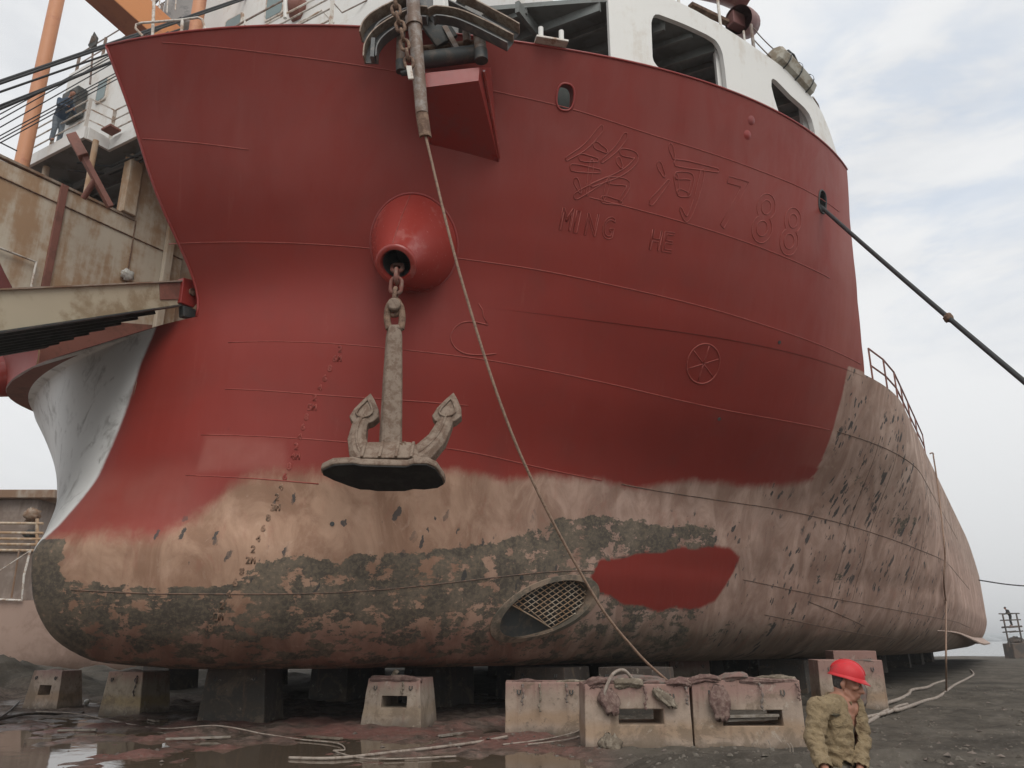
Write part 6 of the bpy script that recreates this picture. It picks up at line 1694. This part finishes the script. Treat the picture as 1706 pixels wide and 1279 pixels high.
for k_ in range(n):
    a = 2*math.pi*k_/n; ca, sa = math.cos(a), math.sin(a); ex = .012+.030*max(0, ca)**2; dp = -.010-.014*max(0, ca)
    br1.append(hh+hfw*.122*ca+hsd*.104*sa+hup*.004); br2.append(hh+hfw*(.122+ex)*ca+hsd*(.104+.012)*sa+hup*dp)
    br3.append(br2[-1]-hup*.006); br4.append(hh+hfw*.118*ca+hsd*.100*sa-hup*.008)
brim.loft([br1, br2, br3, br4], cap=False).build('brim', M['helmet'], hat, smooth=40)
MB().tube([hh+hfw*(.123*math.cos(math.pi*i/12))*1.0+hup*(.114*math.sin(math.pi*i/12)**.92)+hup*.002 for i in range(1, 12)], .006, 6).build('hat_ridge', M['helmet'], hat, smooth=180)

# two small distant figures
def far_person(label, foot, face, height, coat, leg, lean=.0, arms=None, cap=None):
    foot = Vector(foot); face = Vector(face).normalized(); sd = UP.cross(face).normalized(); k = height/1.72
    r = thing('person', label, 'person', foot)
    hp_ = foot+UP*.88*k; ch_ = foot+UP*1.3*k+face*lean*k*.6; nk = foot+UP*1.46*k+face*lean*k; hd = nk+UP*.13*k+face*(.03+lean*.3)*k
    if arms is None: arms = [(ch_+UP*.08*k+sd*.2*k*s, ch_-UP*.18*k+sd*.25*k*s+face*.1*k, ch_-UP*.25*k+sd*.12*k*s+face*.35*k) for s in (1, -1)]
    fl = ((sd, face, UP), (1.3, .85, 1))
    ch = [[(hp_, .13*k, fl), (ch_, .15*k, fl), (nk-UP*.06*k, .09*k, fl)], [(nk-UP*.03*k, .06*k), (hd, .06*k)], [(hd, .1*k, ((sd, face, UP), (.85, 1, 1.15)))]*2, [(hd+face*.09*k-UP*.01, .022*k)]*2]
    for a, e_, w_ in arms: ch.append([(a, .06*k), (e_, .045*k), (w_, .033*k), (w_+(w_-e_).normalized()*.09*k, .035*k)])
    for s in (1, -1): ch.append([(hp_+sd*.09*k*s, .09*k), (foot+UP*.46*k+sd*.1*k*s+face*.05*k, .06*k), (foot+UP*.08*k+sd*.11*k*s, .045*k), (foot+UP*.04*k+sd*.12*k*s+face*.14*k, .04*k)])
    b_ = skin_mesh('body', ch, .02*k, skinm, r, 2)
    jc = [[(hp_+UP*.03*k, .15*k, fl), (ch_, .17*k, fl), (nk-UP*.07*k, .11*k, fl)]]+[[(a, .08*k), (e_, .065*k), (w_, .05*k)] for a, e_, w_ in arms]
    skin_mesh('jacket', jc, .022*k, coat, r, 2)
    skin_mesh('trousers', [[(hp_, .145*k, fl)]*2]+[[(hp_+sd*.09*k*s, .11*k), (foot+UP*.46*k+sd*.1*k*s+face*.05*k, .08*k), (foot+UP*.1*k+sd*.11*k*s, .07*k)] for s in (1, -1)], .022*k, leg, r, 2)
    skin_mesh('hair' if cap is None else 'cap', [[(hd+UP*.035*k-face*.01*k, .106*k, ((sd, face, UP), (.9, 1, 1)))]*2], .02*k, cap or M['hair'], r, 1, lambda me, o0: drop_faces(me, lambda c, n: (c+o0).z < hd.z+.01*k and (c+o0-hd).dot(face) > -.03*k))
    return r
M['navy'] = dirty('navy_work_jacket', (.05,.075,.115), (.09,.12,.16), .4, .9, 6, .2)
M['denim'] = dirty('grey_blue_trousers', (.13,.16,.19), (.2,.22,.24), .4, .9, 6, .2)
M['black_cloth'] = dirty('black_work_clothes', (.03,.03,.032), (.07,.065,.06), .4, .9, 6, .2)
pf = P(86, 262, 20.6); pf.z = fz1
far_person('person in navy jacket bending over the bridge deck rail beside the orange post', V(pf.x, pf.y, fz1), (-FW*.55+RT*.8), 1.66, M['navy'], M['denim'], .42)
# lift tower with a worker on it
LD = 78.0
lg = Vector(ground(1690, 1097, 0)); LD = cam_xy(lg.x, lg.y)[1]; lg.z = T(lg.x, lg.y)
lt = thing('tower_ladder', 'rusty tilted ladder tower on a bucket base at the far right shore', 'ladder tower', lg)
def Lp(px, py, dd=0): return P(px, py, LD+dd)
M['far_steel'] = dirty('brown_black_steel', (.085,.075,.068), (.15,.11,.085), .4, .8, 2, .25)
base = [Lp(1679,1072), Lp(1709,1069), Lp(1712,1098), Lp(1684,1099)]
MB().add([p-FW*.7 for p in base]+[p+FW*.9 for p in base], [(0,1,2,3),(7,6,5,4),(0,4,5,1),(1,5,6,2),(2,6,7,3),(3,7,4,0)]).build('bucket', M['far_steel'], lt, bevel=.05)
crumple('load', M['far_steel'], Lp(1694,1070,.2), .75, (1,1,.7), .4, 3, 6, parent=lt)
for (a, c_) in (((1682,1078),(1670,1022)), ((1704,1074),(1693,1022))):
    for dd in (-.5, .6): MB().tube([Lp(*a, dd), Lp(*c_, dd)], .07, 8).build('upright', M['far_steel'], lt, smooth=40)
for f in (.0, .2, .42, .56):
    l0, l1 = Lp(1682,1078).lerp(Lp(1670,1022), 1-f), Lp(1704,1074).lerp(Lp(1693,1022), 1-f)
    for dd in (-.5, .6): MB().tube([l0+FW*dd, l1+FW*dd], .055, 8).build('rung', M['far_steel'], lt, smooth=40)
pl0, pl1 = Lp(1682,1078).lerp(Lp(1670,1022), .60), Lp(1704,1074).lerp(Lp(1693,1022), .60)
MB().obox((pl0+pl1)/2+FW*.05, (pl1-pl0)/2, FW*.55, UP*.04).build('platform', M['far_steel'], lt)
fp = (pl0+pl1)/2+UP*.04
far_person('distant worker in dark clothes leaning on top of the ladder tower at far right', fp, (-RT*.9+FW*.3), 1.75, M['black_cloth'], M['black_cloth'], .22)
# ------------------------------------------------------------------ light, air, camera
world = bpy.data.worlds.new("World"); scene.world = world; world.use_nodes = True
wt = NT(world); wn = world.node_tree.nodes
bg = wn['Background']
sky = wn.new('ShaderNodeTexSky'); sky.sky_type = 'NISHITA'; sky.sun_disc = False
SUN_EL, SUN_AZ = math.radians(47), math.atan2(.70, -.71)
sky.sun_elevation = SUN_EL; sky.sun_rotation = math.atan2(math.sin(SUN_AZ+0), 1) if False else math.atan2(.70, -.71)
sky.air_density = 1.4; sky.dust_density = 3.0
gen = wt.node('ShaderNodeTexCoord').outputs['Generated']
cv = wt.scalev(gen, 1.0, 1.0, 2.6)
cl = wt.noise(cv, 1.7, 7, .58, .6)
cl2 = wt.noise(cv, 4.5, 6, .6, .3)
cf = wt.step(wt.math('MULTIPLY_ADD', cl2, .35, cl), .42, .78)
cloud = wt.mix(cf, (7.4, 7.6, 7.9), (8.9, 9.0, 9.1))
zc = wt.node('ShaderNodeSeparateXYZ', Vector=gen).outputs['Z']
cloud = wt.mix(wt.step(zc, .30, -.02), cloud, (7.3, 7.4, 7.5))
gd = V(*ray(1455, 230)).normalized(); gd2 = V(*ray(1560, 330)).normalized()
def toward(d): return wt.node('ShaderNodeVectorMath', operation='DOT_PRODUCT')
for d_, w_ in ((gd, .5), (gd2, .35), (V(.55,.45,.7).normalized(), .8), (V(-.5,-.6,.6).normalized(), .8)):
    dp = wt.node('ShaderNodeVectorMath', operation='DOT_PRODUCT'); wt.set(dp.inputs[0], gen); dp.inputs[1].default_value = d_
    gm_ = wt.math('MULTIPLY', wt.step(dp.outputs['Value'], .975, .998), wt.step(cl2, .62, .40))
    cloud = wt.mix(wt.math('MULTIPLY', gm_, w_), cloud, (6.0, 6.9, 8.2))
cover = wt.math('MULTIPLY_ADD', cf, .06, .93, clamp=True)
col = wt.mix(cover, sky.outputs[0], cloud)
wt.set(bg.inputs['Color'], col); bg.inputs['Strength'].default_value = .1
sl = bpy.data.lights.new('Sun', 'SUN'); sl.energy = 1.5; sl.angle = math.radians(40); sl.color = (1, .96, .9)
so = bpy.data.objects.new('Sun', sl); COL.objects.link(so)
sd = V(.70*math.cos(SUN_EL), -.714*math.cos(SUN_EL), math.sin(SUN_EL))
so.rotation_euler = sd.to_track_quat('Z', 'Y').to_euler(); so.location = (5, -20, 40)
# the river air
hz = MB().box((-4700, -1500, -4.0), (4700, 5400, 45)).build('haze', None); tag(hz, kind='stuff')
hmat = bpy.data.materials.new('pale_river_haze'); hmat.use_nodes = True; nt = hmat.node_tree
for n_ in list(nt.nodes):
    if n_.type == 'BSDF_PRINCIPLED': nt.nodes.remove(n_)
pv = nt.nodes.new('ShaderNodeVolumePrincipled'); pv.inputs['Color'].default_value = (.93,.95,.97,1); pv.inputs['Density'].default_value = .0006
nt.links.new(pv.outputs[0], [n_ for n_ in nt.nodes if n_.type == 'OUTPUT_MATERIAL'][0].inputs['Volume'])
hz.data.materials.append(hmat)
cam = bpy.data.cameras.new('Camera'); cam.sensor_width = 36; cam.lens = F/1706*36; cam.clip_end = 6000; cam.clip_start = .05
co = bpy.data.objects.new('Camera', cam); COL.objects.link(co)
co.location = (0, 0, CZ); co.rotation_euler = (math.pi/2+PITCH, 0, YAW)
scene.camera = co
scene.view_settings.view_transform = 'Standard'; scene.view_settings.look = 'None'; scene.view_settings.gamma = 1; scene.view_settings.exposure = 0.0
scene.view_settings.use_curve_mapping = False
scene.cycles.use_denoising = True; scene.cycles.max_bounces = 8; scene.cycles.diffuse_bounces = 3
